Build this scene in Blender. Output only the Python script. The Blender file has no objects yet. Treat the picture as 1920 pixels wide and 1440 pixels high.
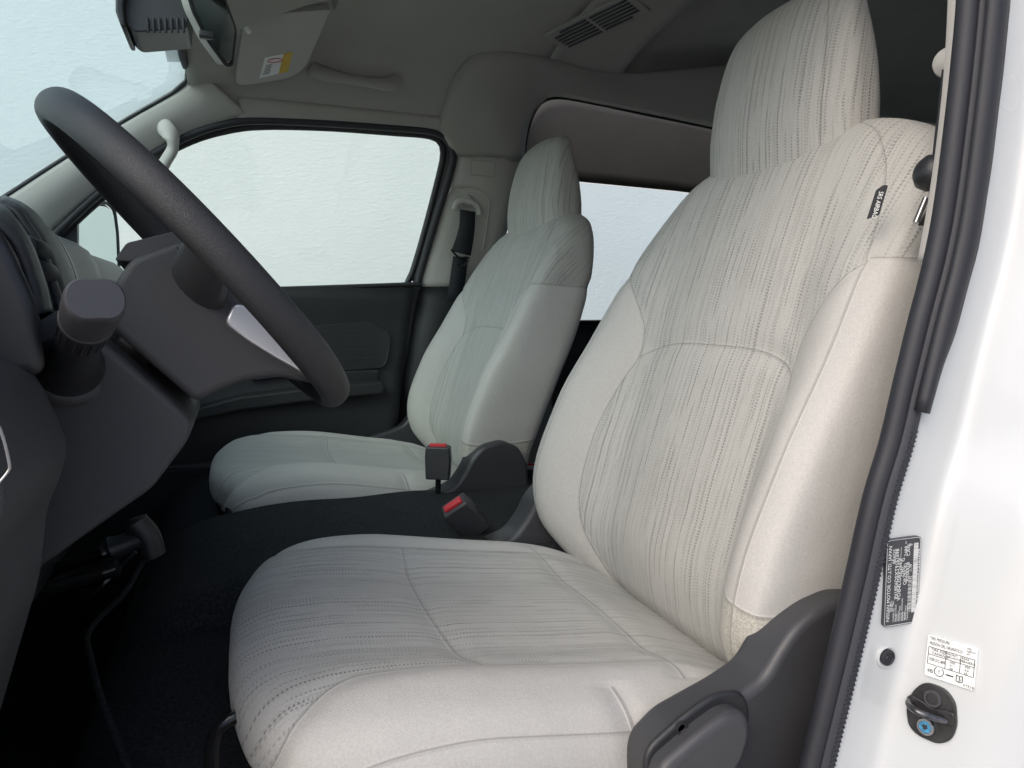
import bpy, bmesh, math, random
import numpy as np
from mathutils import Vector, Matrix
random.seed(7); np.random.seed(7)
SC = bpy.context.scene
COL = SC.collection
Z0 = 1.40                       # the lens is 1.40 m above the ground; all coordinates below are metres from the lens
# ---------------------------------------------------------------- camera, sky, sun, exposure
F_PX = 1300.0
PITCH = math.atan(145 / F_PX); YAW = math.atan(514 / F_PX * math.cos(PITCH))
cam_d = np.array([math.sin(YAW)*math.cos(PITCH), math.cos(YAW)*math.cos(PITCH), -math.sin(PITCH)])
cam_r = np.array([math.cos(YAW), -math.sin(YAW), 0.0]); cam_u = np.cross(cam_r, cam_d)
cam = bpy.data.cameras.new('camera'); cam.sensor_width = 36; cam.lens = 36*F_PX/1920
cam.clip_start = 0.02; cam.clip_end = 400
camo = bpy.data.objects.new('camera', cam); COL.objects.link(camo)
camo.matrix_world = Matrix(((cam_r[0], cam_u[0], -cam_d[0], 0), (cam_r[1], cam_u[1], -cam_d[1], 0),
                            (cam_r[2], cam_u[2], -cam_d[2], Z0), (0, 0, 0, 1)))
SC.camera = camo
SUN_EL = math.radians(42); SUN_AZ = math.radians(212)      # azimuth of the sun in the x-y plane, from +x
world = bpy.data.worlds.new('World'); SC.world = world; world.use_nodes = True
wn = world.node_tree
sky = wn.nodes.new('ShaderNodeTexSky'); sky.sky_type = 'NISHITA'; sky.sun_disc = False
sky.sun_elevation = SUN_EL; sky.sun_rotation = math.pi/2 - SUN_AZ; sky.air_density = 0.8; sky.dust_density = 3.5; sky.ozone_density = 0.6
wn.links.new(sky.outputs[0], wn.nodes['Background'].inputs[0]); wn.nodes['Background'].inputs[1].default_value = 0.15
sun = bpy.data.lights.new('sun', 'SUN'); sun.energy = 0.7; sun.angle = math.radians(70); sun.color = (1.0, 0.99, 0.975)
suno = bpy.data.objects.new('sun', sun); COL.objects.link(suno); suno.location = (-3, -4, 8)
sd = Vector((math.cos(SUN_AZ)*math.cos(SUN_EL), math.sin(SUN_AZ)*math.cos(SUN_EL), math.sin(SUN_EL)))
suno.rotation_euler = sd.to_track_quat('Z', 'Y').to_euler()
SC.view_settings.view_transform = 'Standard'; SC.view_settings.look = 'None'; SC.view_settings.gamma = 1
SC.view_settings.use_curve_mapping = False; SC.view_settings.exposure = 0.48
SC.cycles.use_denoising = True; SC.cycles.use_adaptive_sampling = True; SC.cycles.adaptive_threshold = 0.02
SC.cycles.max_bounces = 7; SC.cycles.diffuse_bounces = 5; SC.cycles.glossy_bounces = 3; SC.cycles.transparent_max_bounces = 16

# ---------------------------------------------------------------- pixel -> direction helpers (1920 x 1440 photograph)
def ray(px, py): return cam_d + cam_r*(px-960)/F_PX + cam_u*(720-py)/F_PX
def aty(px, py, y): v = ray(px, py); return v*y/v[1]
def hit(px, py, P, n): v = ray(px, py); return v*(np.dot(P, n)/np.dot(v, n))
WZ = [-2.0, 0.06, 0.25, 0.40, 0.48, 0.57, 0.645, 0.69, 0.71]; WY = [2.00, 2.00, 1.965, 1.93, 1.905, 1.85, 1.76, 1.62, 1.45]
def ys(z): return float(np.interp(z, WZ, WY))      # inner face of the far side of the cabin
def onside(px, py, off=0.0):
    y = 1.95
    for _ in range(40): y = 0.5*y + 0.5*(ys(aty(px, py, y)[2]) - off)
    return aty(px, py, y)

# ---------------------------------------------------------------- mesh helpers
ORG = {}
def arr(p): return np.asarray(p, float)
def finish(me, smooth, angle):
    if smooth:
        me.polygons.foreach_set('use_smooth', [True]*len(me.polygons))
        if angle: me.set_sharp_from_angle(angle=math.radians(angle))
def mk(name, geo, mat, parent=None, smooth=True, angle=40, bevel=None, solid=None, label=None, cat=None, group=None, kind=None, uv=None, attrs=None, sub=0, seg=3):
    """geo: (verts, faces) in lens coordinates"""
    v, f = geo; v = arr(v).copy(); v[:, 2] += Z0
    org = ORG.get(parent, np.zeros(3)) if parent else np.zeros(3)
    if parent is None:
        org = np.array([v[:, 0].mean(), v[:, 1].mean(), v[:, 2].min()])
    me = bpy.data.meshes.new(name); me.from_pydata((v-org).tolist(), [], [list(map(int, q)) for q in f]); me.validate()
    if uv is not None:
        L = me.uv_layers.new(name='UVMap'); li = np.zeros(len(me.loops), int); me.loops.foreach_get('vertex_index', li)
        L.data.foreach_set('uv', arr(uv)[li].ravel())
    if attrs:
        for k, a in attrs.items():
            at = me.attributes.new(k, 'FLOAT', 'POINT'); at.data.foreach_set('value', arr(a))
    finish(me, smooth, angle)
    if mat: me.materials.append(mat)
    o = bpy.data.objects.new(name, me); COL.objects.link(o)
    if parent: o.parent = parent
    else: o.location = org
    ORG[o] = org
    if solid:
        m = o.modifiers.new('thick', 'SOLIDIFY'); m.thickness = solid; m.offset = 0
    if bevel:
        m = o.modifiers.new('bevel', 'BEVEL'); m.width = bevel; m.segments = seg; m.limit_method = 'ANGLE'; m.angle_limit = math.radians(35)
        m.harden_normals = False
    if sub:
        m = o.modifiers.new('sub', 'SUBSURF'); m.levels = sub; m.render_levels = sub
    tag(o, label, cat, group, kind); return o
def tag(o, label=None, cat=None, group=None, kind=None):
    if label: o['label'] = label
    if cat: o['category'] = cat
    if group: o['group'] = group
    if kind: o['kind'] = kind
def thing(name, label, cat, loc, group=None):
    o = bpy.data.objects.new(name, None); o.empty_display_size = .05; COL.objects.link(o)
    w = arr(loc) + np.array([0, 0, Z0]); o.location = w; ORG[o] = w; tag(o, label, cat, group); return o
def join(*gs):
    V, Fc, n = [], [], 0
    for v, f in gs:
        V.append(arr(v)); Fc += [[int(i)+n for i in q] for q in f]; n += len(v)
    return np.concatenate(V), Fc
def spline(pts, n, closed=False):
    """Catmull-Rom through pts, resampled evenly"""
    P = arr(pts); k = len(P)
    if k == 2 and not closed: t = np.linspace(0, 1, n)[:, None]; return P[0]*(1-t)+P[1]*t
    out = []
    rng = range(k) if closed else range(k-1)
    for i in rng:
        p0 = P[(i-1) % k] if closed or i > 0 else 2*P[0]-P[1]
        p1 = P[i]; p2 = P[(i+1) % k]
        p3 = P[(i+2) % k] if closed or i+2 < k else 2*P[-1]-P[-2]
        for t in np.linspace(0, 1, 16, endpoint=False):
            out.append(.5*((2*p1)+(p2-p0)*t+(2*p0-5*p1+4*p2-p3)*t*t+(3*p1-p0-3*p2+p3)*t**3))
    out.append(P[0] if closed else P[-1]); out = arr(out)
    return resample(out, n+1 if closed else n)[:-1] if closed else resample(out, n)
def resample(P, n):
    P = arr(P); s = np.concatenate([[0], np.cumsum(np.linalg.norm(np.diff(P, axis=0), axis=1))]); t = np.linspace(0, s[-1], n)
    return np.stack([np.interp(t, s, P[:, i]) for i in range(P.shape[1])], 1)
def pol(pts, n):    # straight-line resample
    return resample(arr(pts), n)
def grid(P, cu=False, cv=False):
    nv, nu = P.shape[:2]; f = []
    for j in range(nv if cv else nv-1):
        for i in range(nu if cu else nu-1):
            a = j*nu+i; b = j*nu+(i+1) % nu; c = ((j+1) % nv)*nu+(i+1) % nu; d_ = ((j+1) % nv)*nu+i
            f.append((a, b, c, d_))
    return P.reshape(-1, 3), f
def ribbon(A, B, m=6, bulge=None):
    """sheet between two polylines of the same number of points"""
    A, B = arr(A), arr(B); R = []
    for k in range(m):
        t = k/(m-1); row = A*(1-t)+B*t
        if bulge is not None: row = row + arr(bulge)*math.sin(math.pi*t)
        R.append(row)
    return grid(arr(R))
def tube(path, r, n=12, closed=False, caps=True, flat=None, up=(0, 0, 1)):
    """sweep; r scalar or per-point; flat=(a,b): elliptic section, a along 'up', b across"""
    P = arr(path); N = len(P); r = np.broadcast_to(np.asarray(r, float), (N,)); V = []
    T = np.gradient(P, axis=0) if not closed else np.roll(P, -1, 0)-np.roll(P, 1, 0)
    T /= np.linalg.norm(T, axis=1)[:, None]; ref = arr(up)
    if flat is None and abs(np.dot(T[0], ref)) > .9: ref = np.array([1., 0, 0])
    nrm = ref
    for i in range(N):
        base = ref if flat is not None else nrm
        a = base - T[i]*np.dot(base, T[i]); a /= np.linalg.norm(a); nrm = a; b = np.cross(T[i], a)
        th = np.arange(n)*2*math.pi/n
        fa, fb = flat if flat is not None else (1, 1)
        V.append(P[i] + r[i]*(np.cos(th)[:, None]*a*fa + np.sin(th)[:, None]*b*fb))
    v, f = grid(arr(V), cu=True, cv=closed)
    if caps and not closed: f = f+[tuple(range(n))[::-1], tuple(range((N-1)*n, N*n))]
    return v, f
def lathe(p0, axis, prof, n=28, up=(0, 0, 1)):
    """prof: (distance along axis, radius)"""
    ax = arr(axis); ax = ax/np.linalg.norm(ax); p0 = arr(p0)
    u_ = arr(up)-ax*np.dot(up, ax); u_ /= np.linalg.norm(u_); w_ = np.cross(ax, u_); th = np.arange(n)*2*math.pi/n
    R = arr([p0+ax*h+r*(np.cos(th)[:, None]*u_+np.sin(th)[:, None]*w_) for h, r in prof])
    v, f = grid(R, cu=True); return v, f+[tuple(range(n))[::-1], tuple(range((len(prof)-1)*n, len(prof)*n))]
def roundpoly(pts, r, seg=5):
    P = arr(pts); k = len(P); out = []; rr = np.broadcast_to(np.asarray(r, float), (k,))
    for i in range(k):
        a, b, c = P[i-1], P[i], P[(i+1) % k]; u1 = a-b; u2 = c-b; l1 = np.linalg.norm(u1); l2 = np.linalg.norm(u2)
        q = min(rr[i], .45*l1, .45*l2)
        if q < 1e-6: out.append(b); continue
        s, e = b+u1/l1*q, b+u2/l2*q
        for t in np.linspace(0, 1, seg): out.append((1-t)**2*s+2*t*(1-t)*b+t*t*e)
    return arr(out)
def prism(outline, O, A, B, N, h0, h1):
    """extrude a 2-D outline (a,b) in the frame O + a*A + b*B from h0*N to h1*N"""
    P = arr(outline); O, A, B, N = map(arr, (O, A, B, N)); k = len(P)
    base = O+P[:, :1]*A+P[:, 1:2]*B
    v = np.concatenate([base+N*h0, base+N*h1]); area = .5*np.sum(P[:, 0]*np.roll(P[:, 1], -1)-P[:, 1]*np.roll(P[:, 0], -1))
    f = [(i, (i+1) % k, k+(i+1) % k, k+i) for i in range(k)]+[tuple(range(k))[::-1], tuple(range(k, 2*k))]
    if (area < 0) != (np.dot(np.cross(A, B), N)*(h1-h0) < 0): f = [q[::-1] for q in f]
    return v, f
X, Y, Z = np.eye(3)
def side_prism(outline, y0, y1):       # outline in (x, z)
    return prism(outline, (0, 0, 0), X, Z, Y, y0, y1)
def rbox(c, size, r=.005, A=X, B=Y, N=Z, seg=3):
    bm = bmesh.new(); bmesh.ops.create_cube(bm, size=1)
    for v in bm.verts: v.co = Vector((v.co.x*size[0], v.co.y*size[1], v.co.z*size[2]))
    if r: bmesh.ops.bevel(bm, geom=list(bm.edges), offset=r, segments=seg, profile=.5, affect='EDGES')
    v = arr([list(q.co) for q in bm.verts]); f = [[q.index for q in fc.verts] for fc in bm.faces]; bm.free()
    return arr(c)+v[:, :1]*arr(A)+v[:, 1:2]*arr(B)+v[:, 2:]*arr(N), f
def unit(v): v = arr(v); return v/np.linalg.norm(v)
def smooth(a, b, x): t = np.clip((np.asarray(x, float)-a)/(b-a), 0, 1); return t*t*(3-2*t)
def terp(t, xs, ys_):
    """smooth (monotone cubic) interpolation"""
    xs, ys_ = arr(xs), arr(ys_); h = np.diff(xs); dl = np.diff(ys_)/h; m = np.zeros(len(xs)); m[0], m[-1] = dl[0], dl[-1]
    for i in range(1, len(xs)-1):
        m[i] = 0 if dl[i-1]*dl[i] <= 0 else 3*(h[i-1]+h[i])/((2*h[i]+h[i-1])/dl[i-1]+(h[i]+2*h[i-1])/dl[i])
    t = np.asarray(t, float); i = np.clip(np.searchsorted(xs, t)-1, 0, len(h)-1); s = (t-xs[i])/h[i]
    return (2*s**3-3*s**2+1)*ys_[i]+(s**3-2*s**2+s)*h[i]*m[i]+(-2*s**3+3*s**2)*ys_[i+1]+(s**3-s**2)*h[i]*m[i+1]
def text(s, size, O, A, B, N, mat, parent, name='lettering', align='LEFT', width=None, lift=.0003):
    cu = bpy.data.curves.new('t', 'FONT'); cu.body = s; cu.size = size; cu.align_x = align; cu.resolution_u = 3
    to = bpy.data.objects.new('t', cu); COL.objects.link(to)
    me = bpy.data.meshes.new_from_object(to.evaluated_get(bpy.context.evaluated_depsgraph_get()))
    v = arr([list(q.co) for q in me.vertices]); f = [list(p.vertices) for p in me.polygons]
    bpy.data.objects.remove(to); bpy.data.curves.remove(cu); bpy.data.meshes.remove(me)
    if not len(v): return None
    if width:
        w = v[:, 0].max()-v[:, 0].min(); v[:, 0] *= width/max(w, 1e-6)
    return mk(name, (arr(O)+v[:, :1]*arr(A)+v[:, 1:2]*arr(B)+arr(N)*lift, f), mat, parent, smooth=False)

# ---------------------------------------------------------------- materials
class NT:
    def __init__(s, name):
        s.m = bpy.data.materials.new(name); s.m.use_nodes = True; s.t = s.m.node_tree; s.b = s.t.nodes['Principled BSDF']
        s.out = s.t.nodes['Material Output']
    def n(s, typ, **kw):
        q = s.t.nodes.new('ShaderNode'+typ)
        for k, v in kw.items():
            if hasattr(q, k): setattr(q, k, v)
            else: q.inputs[k.replace('_', ' ')].default_value = v
        return q
    def l(s, a, b): s.t.links.new(a, b)
    def math(s, op, a, b=None, c=None):
        q = s.n('Math', operation=op)
        for i, x in enumerate((a, b, c)):
            if x is None: continue
            if hasattr(x, 'links'): s.l(x, q.inputs[i])
            else: q.inputs[i].default_value = x
        return q.outputs[0]
    def ss(s, x, a, b):
        q = s.n('MapRange', interpolation_type='SMOOTHSTEP'); s.l(x, q.inputs[0]); q.inputs[1].default_value = a; q.inputs[2].default_value = b; return q.outputs[0]
    def mix(s, f, a, b):
        q = s.n('Mix', data_type='RGBA')
        for i, x in ((0, f), (6, a), (7, b)):
            if hasattr(x, 'links'): s.l(x, q.inputs[i])
            else: q.inputs[i].default_value = (*x, 1) if isinstance(x, tuple) else x
        return q.outputs[2]
    def bump(s, h, strength, dist, prev=None):
        q = s.n('Bump'); q.inputs['Strength'].default_value = strength; q.inputs['Distance'].default_value = dist; s.l(h, q.inputs['Height'])
        if prev: s.l(prev, q.inputs['Normal'])
        return q.outputs[0]
    def noise(s, scale, detail=3, vec=None, rough=.5):
        q = s.n('TexNoise'); q.inputs['Scale'].default_value = scale; q.inputs['Detail'].default_value = detail; q.inputs['Roughness'].default_value = rough
        if vec is not None: s.l(vec, q.inputs['Vector'])
        return q.outputs[0]
    def obj(s): return s.n('TexCoord').outputs['Object']
    def set(s, **kw):
        for k, v in kw.items():
            i = s.b.inputs[k.replace('_', ' ')]; i.default_value = (*v, 1) if isinstance(v, tuple) and len(v) == 3 else v
        return s

def plain(name, col, rough=.5, metal=0., spec=.5, var=.08, nscale=9., bump=None, coat=0.):
    """col with a faint blotchy variation, optional (scale, strength, distance) relief"""
    s = NT(name); s.set(Roughness=rough, Metallic=metal, Specular_IOR_Level=spec, Coat_Weight=coat); o = s.obj()
    nz = s.noise(nscale, 4, o)
    s.l(s.mix(s.ss(nz, .3, .7), tuple(c*(1-var) for c in col), tuple(min(1, c*(1+var)) for c in col)), s.b.inputs['Base Color'])
    r = s.math('MULTIPLY_ADD', nz, .12, rough-.06); s.l(r, s.b.inputs['Roughness'])
    if bump:
        h = s.noise(bump[0], 3, o, .6); s.l(s.bump(h, bump[1], bump[2]), s.b.inputs['Normal'])
    return s.m
def leather(name, col, rough, scale=420, st=.5, dist=.0006):
    """moulded plastic or urethane with a pebbled hide grain"""
    s = NT(name); s.set(Specular_IOR_Level=.45); o = s.obj()
    nz = s.noise(7, 4, o); wv = s.n('Mapping'); s.l(o, wv.inputs[0])
    v = s.n('TexVoronoi', feature='DISTANCE_TO_EDGE'); v.inputs['Scale'].default_value = scale
    d_ = s.n('TexNoise'); d_.inputs['Scale'].default_value = scale*.35; s.l(o, d_.inputs['Vector'])
    mx = s.n('VectorMath', operation='MULTIPLY_ADD'); s.l(d_.outputs['Color'], mx.inputs[0]); mx.inputs[1].default_value = (.004, .004, .004); s.l(o, mx.inputs[2])
    s.l(mx.outputs[0], v.inputs['Vector']); h = s.ss(v.outputs['Distance'], 0., .22)
    s.l(s.bump(h, st, dist), s.b.inputs['Normal'])
    s.l(s.mix(nz, tuple(c*.88 for c in col), tuple(c*1.12 for c in col)), s.b.inputs['Base Color'])
    s.l(s.math('MULTIPLY_ADD', nz, .14, rough-.07), s.b.inputs['Roughness']); return s.m
def fabric():
    s = NT('seat_fabric'); s.set(Roughness=.95, Specular_IOR_Level=.12, Sheen_Weight=.12, Sheen_Roughness=.5)
    uv = s.n('UVMap', uv_map='UVMap').outputs[0]; o = s.obj()
    sep = s.n('SeparateXYZ'); s.l(uv, sep.inputs[0]); u, v = sep.outputs[0], sep.outputs[1]
    wob = s.noise(11, 2, uv); u2 = s.math('MULTIPLY_ADD', wob, .005, u)
    wob2 = s.noise(60, 1, uv); u2 = s.math('MULTIPLY_ADD', wob2, .0012, u2)
    def layer(N, D, lo, hi, width, amp, seed, vs=11.0, jit=.5, sol=.9):
        c = s.math('MULTIPLY', u2, N); col = s.math('FLOOR', c); fr = s.math('FRACT', c)
        w1 = s.n('TexWhiteNoise', noise_dimensions='1D'); s.l(s.math('ADD', col, seed), w1.inputs['W']); r1 = w1.outputs['Value']
        w2 = s.n('TexWhiteNoise', noise_dimensions='1D'); s.l(s.math('ADD', col, seed+311.5), w2.inputs['W']); r2 = w2.outputs['Value']
        cx = s.n('CombineXYZ'); s.l(s.math('MULTIPLY', col, 3.77), cx.inputs[0]); s.l(s.math('MULTIPLY', v, vs), cx.inputs[1]); cx.inputs[2].default_value = seed
        nz = s.noise(1.0, 1, cx.outputs[0]); st = s.ss(nz, lo, hi)
        ctr = s.math('MULTIPLY_ADD', s.math('SUBTRACT', r2, .5), jit, .5)
        prof = s.ss(s.math('ABSOLUTE', s.math('SUBTRACT', fr, ctr)), width, width*.45)
        ph = s.math('MULTIPLY_ADD', v, D, s.math('MULTIPLY', r1, 7.0)); da = s.math('ABSOLUTE', s.math('SUBTRACT', s.math('FRACT', ph), .5))
        dash = s.ss(da, .34, .18); dash = s.math('MAXIMUM', dash, s.math('MULTIPLY', s.ss(r1, sol, sol+.03), .75))
        a = s.math('MULTIPLY', s.math('MULTIPLY', st, prof), dash); return s.math('MULTIPLY', s.math('MULTIPLY', a, amp), s.math('MULTIPLY_ADD', r2, .6, .4))
    p = s.math('MAXIMUM', layer(88, 255, .40, .52, .15, 1.0, 3.), layer(140, 235, .50, .62, .17, .85, 21., 5.0))
    p = s.math('MAXIMUM', p, layer(250, 270, .50, .62, .36, .42, 57., 6.0, .2))
    p = s.math('MAXIMUM', p, layer(61, 255, .50, .58, .06, .5, 91., 9.0, .7, .2))
    at = s.n('Attribute', attribute_name='pat'); inside = s.ss(at.outputs['Fac'], -.0006, .0006)
    sms = [s.math('ABSOLUTE', s.n('Attribute', attribute_name=q).outputs['Fac']) for q in ('seam_a', 'seam_b', 'seam_c', 'felt')]; smd = s.math('MINIMUM', s.math('MINIMUM', sms[0], sms[1]), s.math('MINIMUM', sms[2], sms[3]))
    groove = s.ss(smd, .0036, .0003); line = s.ss(smd, .0013, .0003)
    p = s.math('MULTIPLY', p, inside)
    big = s.noise(5, 3, o); fine = s.noise(520, 2, o, .7)
    base = s.mix(inside, (.52, .51, .485), (.485, .482, .458))
    fa = s.n('Attribute', attribute_name='felt'); felt = s.ss(fa.outputs['Fac'], -.0006, .0006); fz = s.noise(420, 2, o)
    base = s.mix(felt, base, s.mix(s.ss(fz, .35, .65), (.42, .405, .355), (.55, .54, .485)))
    tone = s.math('ADD', s.math('MULTIPLY', s.math('SUBTRACT', big, .5), .10), s.math('MULTIPLY', s.math('SUBTRACT', fine, .5), .42))
    hsv = s.n('HueSaturation'); s.l(base, hsv.inputs['Color']); s.l(s.math('ADD', tone, 1.0), hsv.inputs['Value'])
    c = s.mix(s.math('MULTIPLY', p, .76), hsv.outputs[0], (.17, .165, .155)); c = s.mix(s.math('MULTIPLY', line, .45), c, (.16, .15, .14))
    s.l(c, s.b.inputs['Base Color'])
    wv = s.n('TexWave', wave_type='BANDS', bands_direction='DIAGONAL'); wv.inputs['Scale'].default_value = 260; wv.inputs['Distortion'].default_value = 1.5; s.l(uv, wv.inputs['Vector'])
    hh = s.math('MULTIPLY_ADD', wv.outputs['Fac'], .00012, s.math('MULTIPLY', fine, .00045))
    hh = s.math('MULTIPLY_ADD', p, -.0005, hh); hh = s.math('MULTIPLY_ADD', groove, -.0008, hh)
    hh = s.math('MULTIPLY_ADD', s.noise(16, 2, o), .0026, hh); nrm = s.bump(hh, 1.0, 1.0)
    s.l(nrm, s.b.inputs['Normal']); return s.m
def glass(name, col, rough=0.):
    s = NT(name); s.t.nodes.remove(s.b)
    tr = s.n('BsdfTransparent'); tr.inputs[0].default_value = (*col, 1); gl = s.n('BsdfGlossy'); gl.inputs['Roughness'].default_value = rough
    lw = s.n('LayerWeight'); lw.inputs['Blend'].default_value = .5; fc = s.math('MULTIPLY_ADD', s.math('POWER', lw.outputs['Facing'], 5.0), .92, .05)
    nz = s.noise(3, 2, s.obj()); f2 = s.math('MULTIPLY', fc, s.math('MULTIPLY_ADD', nz, .1, 1.0))
    mx = s.n('MixShader'); s.l(f2, mx.inputs[0]); s.l(tr.outputs[0], mx.inputs[1]); s.l(gl.outputs[0], mx.inputs[2]); s.l(mx.outputs[0], s.out.inputs[0]); return s.m
M = {}
M['fabric'] = fabric()
M['dash'] = leather('dash_plastic', (.054, .0545, .058), .45, 800, .4, .0004)
M['rim'] = leather('rim_urethane', (.034, .0345, .037), .42, 760, .42, .0005)
M['black'] = plain('satin_black_plastic', (.022, .023, .026), .42, bump=(700, .15, .0004))
M['shield'] = plain('charcoal_plastic', (.050, .0505, .055), .42, bump=(900, .3, .0004))
M['gloss'] = plain('gloss_black_metal', (.012, .012, .012), .16)
M['rubber'] = plain('rubber', (.020, .021, .027), .55, bump=(300, .2, .0006))
M['ribrub'] = plain('flocked_rubber', (.028, .030, .038), .6, bump=(500, .3, .0006))
M['carpet'] = plain('black_carpet', (.036, .037, .040), .95, spec=.05, var=.30, nscale=260, bump=(900, .8, .002))
M['mat'] = plain('floor_mat', (.033, .034, .035), .95, spec=.08, var=.30, nscale=260, bump=(700, .9, .002))
M['liner'] = plain('headliner_cloth', (.40, .39, .36), .95, spec=.1, var=.04, nscale=5, bump=(1100, .25, .0008))
M['linerdark'] = plain('dimmed_headliner_cloth', (.34, .335, .32), .95, spec=.1, var=.04, bump=(1100, .25, .0008))  # headliner cloth darkened to paint in the weaker light of the rear
M['liningdark'] = plain('sliding_door_lining', (.095, .094, .089), .9, spec=.1, var=.05, bump=(900, .25, .0006))
M['trim'] = plain('beige_trim', (.46, .45, .42), .60, spec=.35, var=.03, bump=(900, .22, .0005))
M['trimlow'] = plain('dark_trim', (.020, .021, .023), .55, bump=(800, .3, .0005))
M['doorpanel'] = plain('door_panel', (.017, .018, .019), .60, bump=(650, .35, .0006))
M['paint'] = plain('white_paint', (.55, .575, .585), .25, var=.012, nscale=4, coat=.7)
M['silver'] = plain('silver_trim', (.74, .74, .75), .34, metal=.6, var=.05)
M['steel'] = plain('bare_steel', (.45, .45, .46), .25, metal=1., var=.15)
M['wornsteel'] = plain('worn_dark_steel', (.13, .13, .135), .3, metal=.9, var=.6, nscale=90)
M['red'] = plain('red_button', (.62, .035, .045), .4)
M['webbing'] = plain('belt_webbing', (.012, .014, .019), .7, bump=(600, .5, .001))
M['white'] = plain('label_white', (.78, .80, .79), .45, var=.02)
M['ink'] = plain('label_ink', (.022, .023, .028), .5)
M['plate'] = plain('label_black', (.045, .047, .055), .4)
M['yellow'] = plain('label_yellow', (.66, .44, .05), .5)
M['blue'] = plain('blue_thread_lock', (.05, .24, .42), .5, nscale=300, var=.4)
M['striker'] = plain('striker_black', (.020, .020, .021), .38, nscale=60, var=.5, bump=(350, .25, .0006))
M['wsglass'] = glass('windscreen_glass', (.72, .93, .96))
M['sideglass'] = glass('side_glass', (.85, .99, .945))
M['rearglass'] = glass('rear_glass', (.80, .92, .945))
M['privacy'] = glass('privacy_glass', (.10, .11, .115))
M['mirror'] = plain('mirror_glass', (.72, .80, .78), .02, metal=1., var=.01)
M['dimmirror'] = plain('tinted_mirror', (.28, .34, .30), .03, metal=1., var=.02)
def wallmat():
    s = NT('stucco'); s.set(Roughness=.95, Specular_IOR_Level=.15); o = s.obj()
    mp = s.n('Mapping'); s.l(o, mp.inputs[0]); mp.inputs['Scale'].default_value = (1, 1, 2.2); a = s.noise(34, 5, mp.outputs[0], .6); b = s.noise(1.3, 4, o)
    s.l(s.mix(b, (.80, .82, .81), (.87, .88, .87)), s.b.inputs['Base Color']); s.l(s.bump(a, .35, .010), s.b.inputs['Normal']); return s.m
M['wall'] = wallmat()
M['ground'] = plain('concrete', (.46, .45, .43), .9, nscale=2, var=.15, bump=(60, .4, .004))

# ---------------------------------------------------------------- ground and the wall outside
def slab(x0, x1, y0, y1, z): return arr([(x0, y0, z), (x1, y0, z), (x1, y1, z), (x0, y1, z)]), [(0, 1, 2, 3)]
mk('ground', slab(-60, 60, -60, 60, -Z0), M['ground'], smooth=False, kind='structure')
mk('outside_wall', rbox((0, 4.3, .9), (24, .25, 4.6), .01), M['wall'], label='white rough-rendered wall seen outside through the van windows', cat='wall')

# ---------------------------------------------------------------- van body (shell, trim, floor)
VAN = thing('van_body', 'white van body with beige headliner, pillar trim and open driver doorway', 'van', (1.2, 1.22, -1.0))
# headliner: cross-section from the far cant rail over the roof to the near one, lofted along x
sec = [(1.905, .48), (1.85, .57), (1.76, .645), (1.62, .69), (1.45, .71), (1.22, .715)]
sec = sec+[(2.44-a, b) for a, b in sec[-2::-1]]
sec = spline([(a, b, 0) for a, b in sec], 60)[:, :2]
def roofz(x, z):
    drop = .125*(1-smooth(-.10, .27, x)); w = smooth(.49, .68, z); return z-drop*w
xs = np.linspace(-.088, 1.02, 46)
lowcut = [i for i, (y, z) in enumerate(sec) if z > .598]
secB = sec[lowcut[0]:lowcut[-1]+1]
mk('headliner', grid(arr([[(x, y, roofz(x, z)) for y, z in sec] for x in np.linspace(-.088, .79, 38)])), M['liner'], VAN, solid=.01)
mk('headliner', grid(arr([[(x, y, roofz(x, z)) for y, z in secB] for x in np.linspace(.79, 1.02, 10)])), M['liner'], VAN, solid=.01)
rearsec = [((y-1.22)*.985+1.22, z+.035) for y, z in secB]
mk('rear_headliner', grid(arr([[(x, y, z) for y, z in rearsec] for x in np.linspace(1.0, 3.5, 24)])), M['linerdark'], VAN, solid=.01)
step = arr([[(1.02, y, z) for y, z in secB], [(1.03, y, z) for y, z in rearsec]]); mk('headliner_step', grid(step), M['liner'], VAN, solid=.008)
# outer roof skin
mk('roof_skin', grid(arr([[(x, 1.22+(y-1.22)*1.08, roofz(x, z)+.045) for y, z in secB] for x in np.linspace(-.13, 3.55, 40)])), M['paint'], VAN, solid=.004)
# a-pillar trim on the far side
ws_line = [onside(-140, 462, .02), onside(0, 375, .02), onside(105, 307, .02), onside(235, 226, .02), onside(325, 174, .02), onside(350, 152, .02), onside(354, 118, .03)]
low_line = [onside(-60, 560), onside(62, 470), onside(150, 390), onside(250, 312), onside(345, 258), onside(420, 232), onside(470, 222)]
Aw, Al = spline(ws_line, 40), spline(low_line, 40)
mk('windscreen_pillar_trim', ribbon(Aw, Al, 8, (.0, -.018, .0)), M['trim'], VAN, solid=.006)
seam = [onside(352, 150, .012), onside(400, 190, .014), onside(447, 223, .006)]
mk('trim_joint', tube(spline(seam, 16), .0012, 6), M['trimlow'], VAN)
# window surround, far front door: opening weatherstrip
strip_px = [(-40, 580), (62, 478), (100, 442), (180, 368), (260, 306), (350, 256), (420, 233), (480, 226), (600, 230), (720, 238), (800, 245), (832, 256), (848, 276), (850, 300), (838, 345), (812, 430), (782, 535), (762, 640), (745, 740), (738, 840)]
strip = spline([onside(x, y, .004) for x, y in strip_px], 110)
mk('door_opening_seal', tube(strip, .0105, 10), M['rubber'], VAN)
cr_px = [(447, 224), (480, 226), (600, 230), (720, 238), (800, 245), (828, 252)]
crA = spline([onside(x, y, .004) for x, y in cr_px], 40); crB = crA.copy(); crB[:, 2] = .512; crB[:, 1] = ys(.512)-.002
mk('cant_rail_trim', ribbon(crA, crB, 5, (0, -.004, 0)), M['liner'], VAN, solid=.008)
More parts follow.
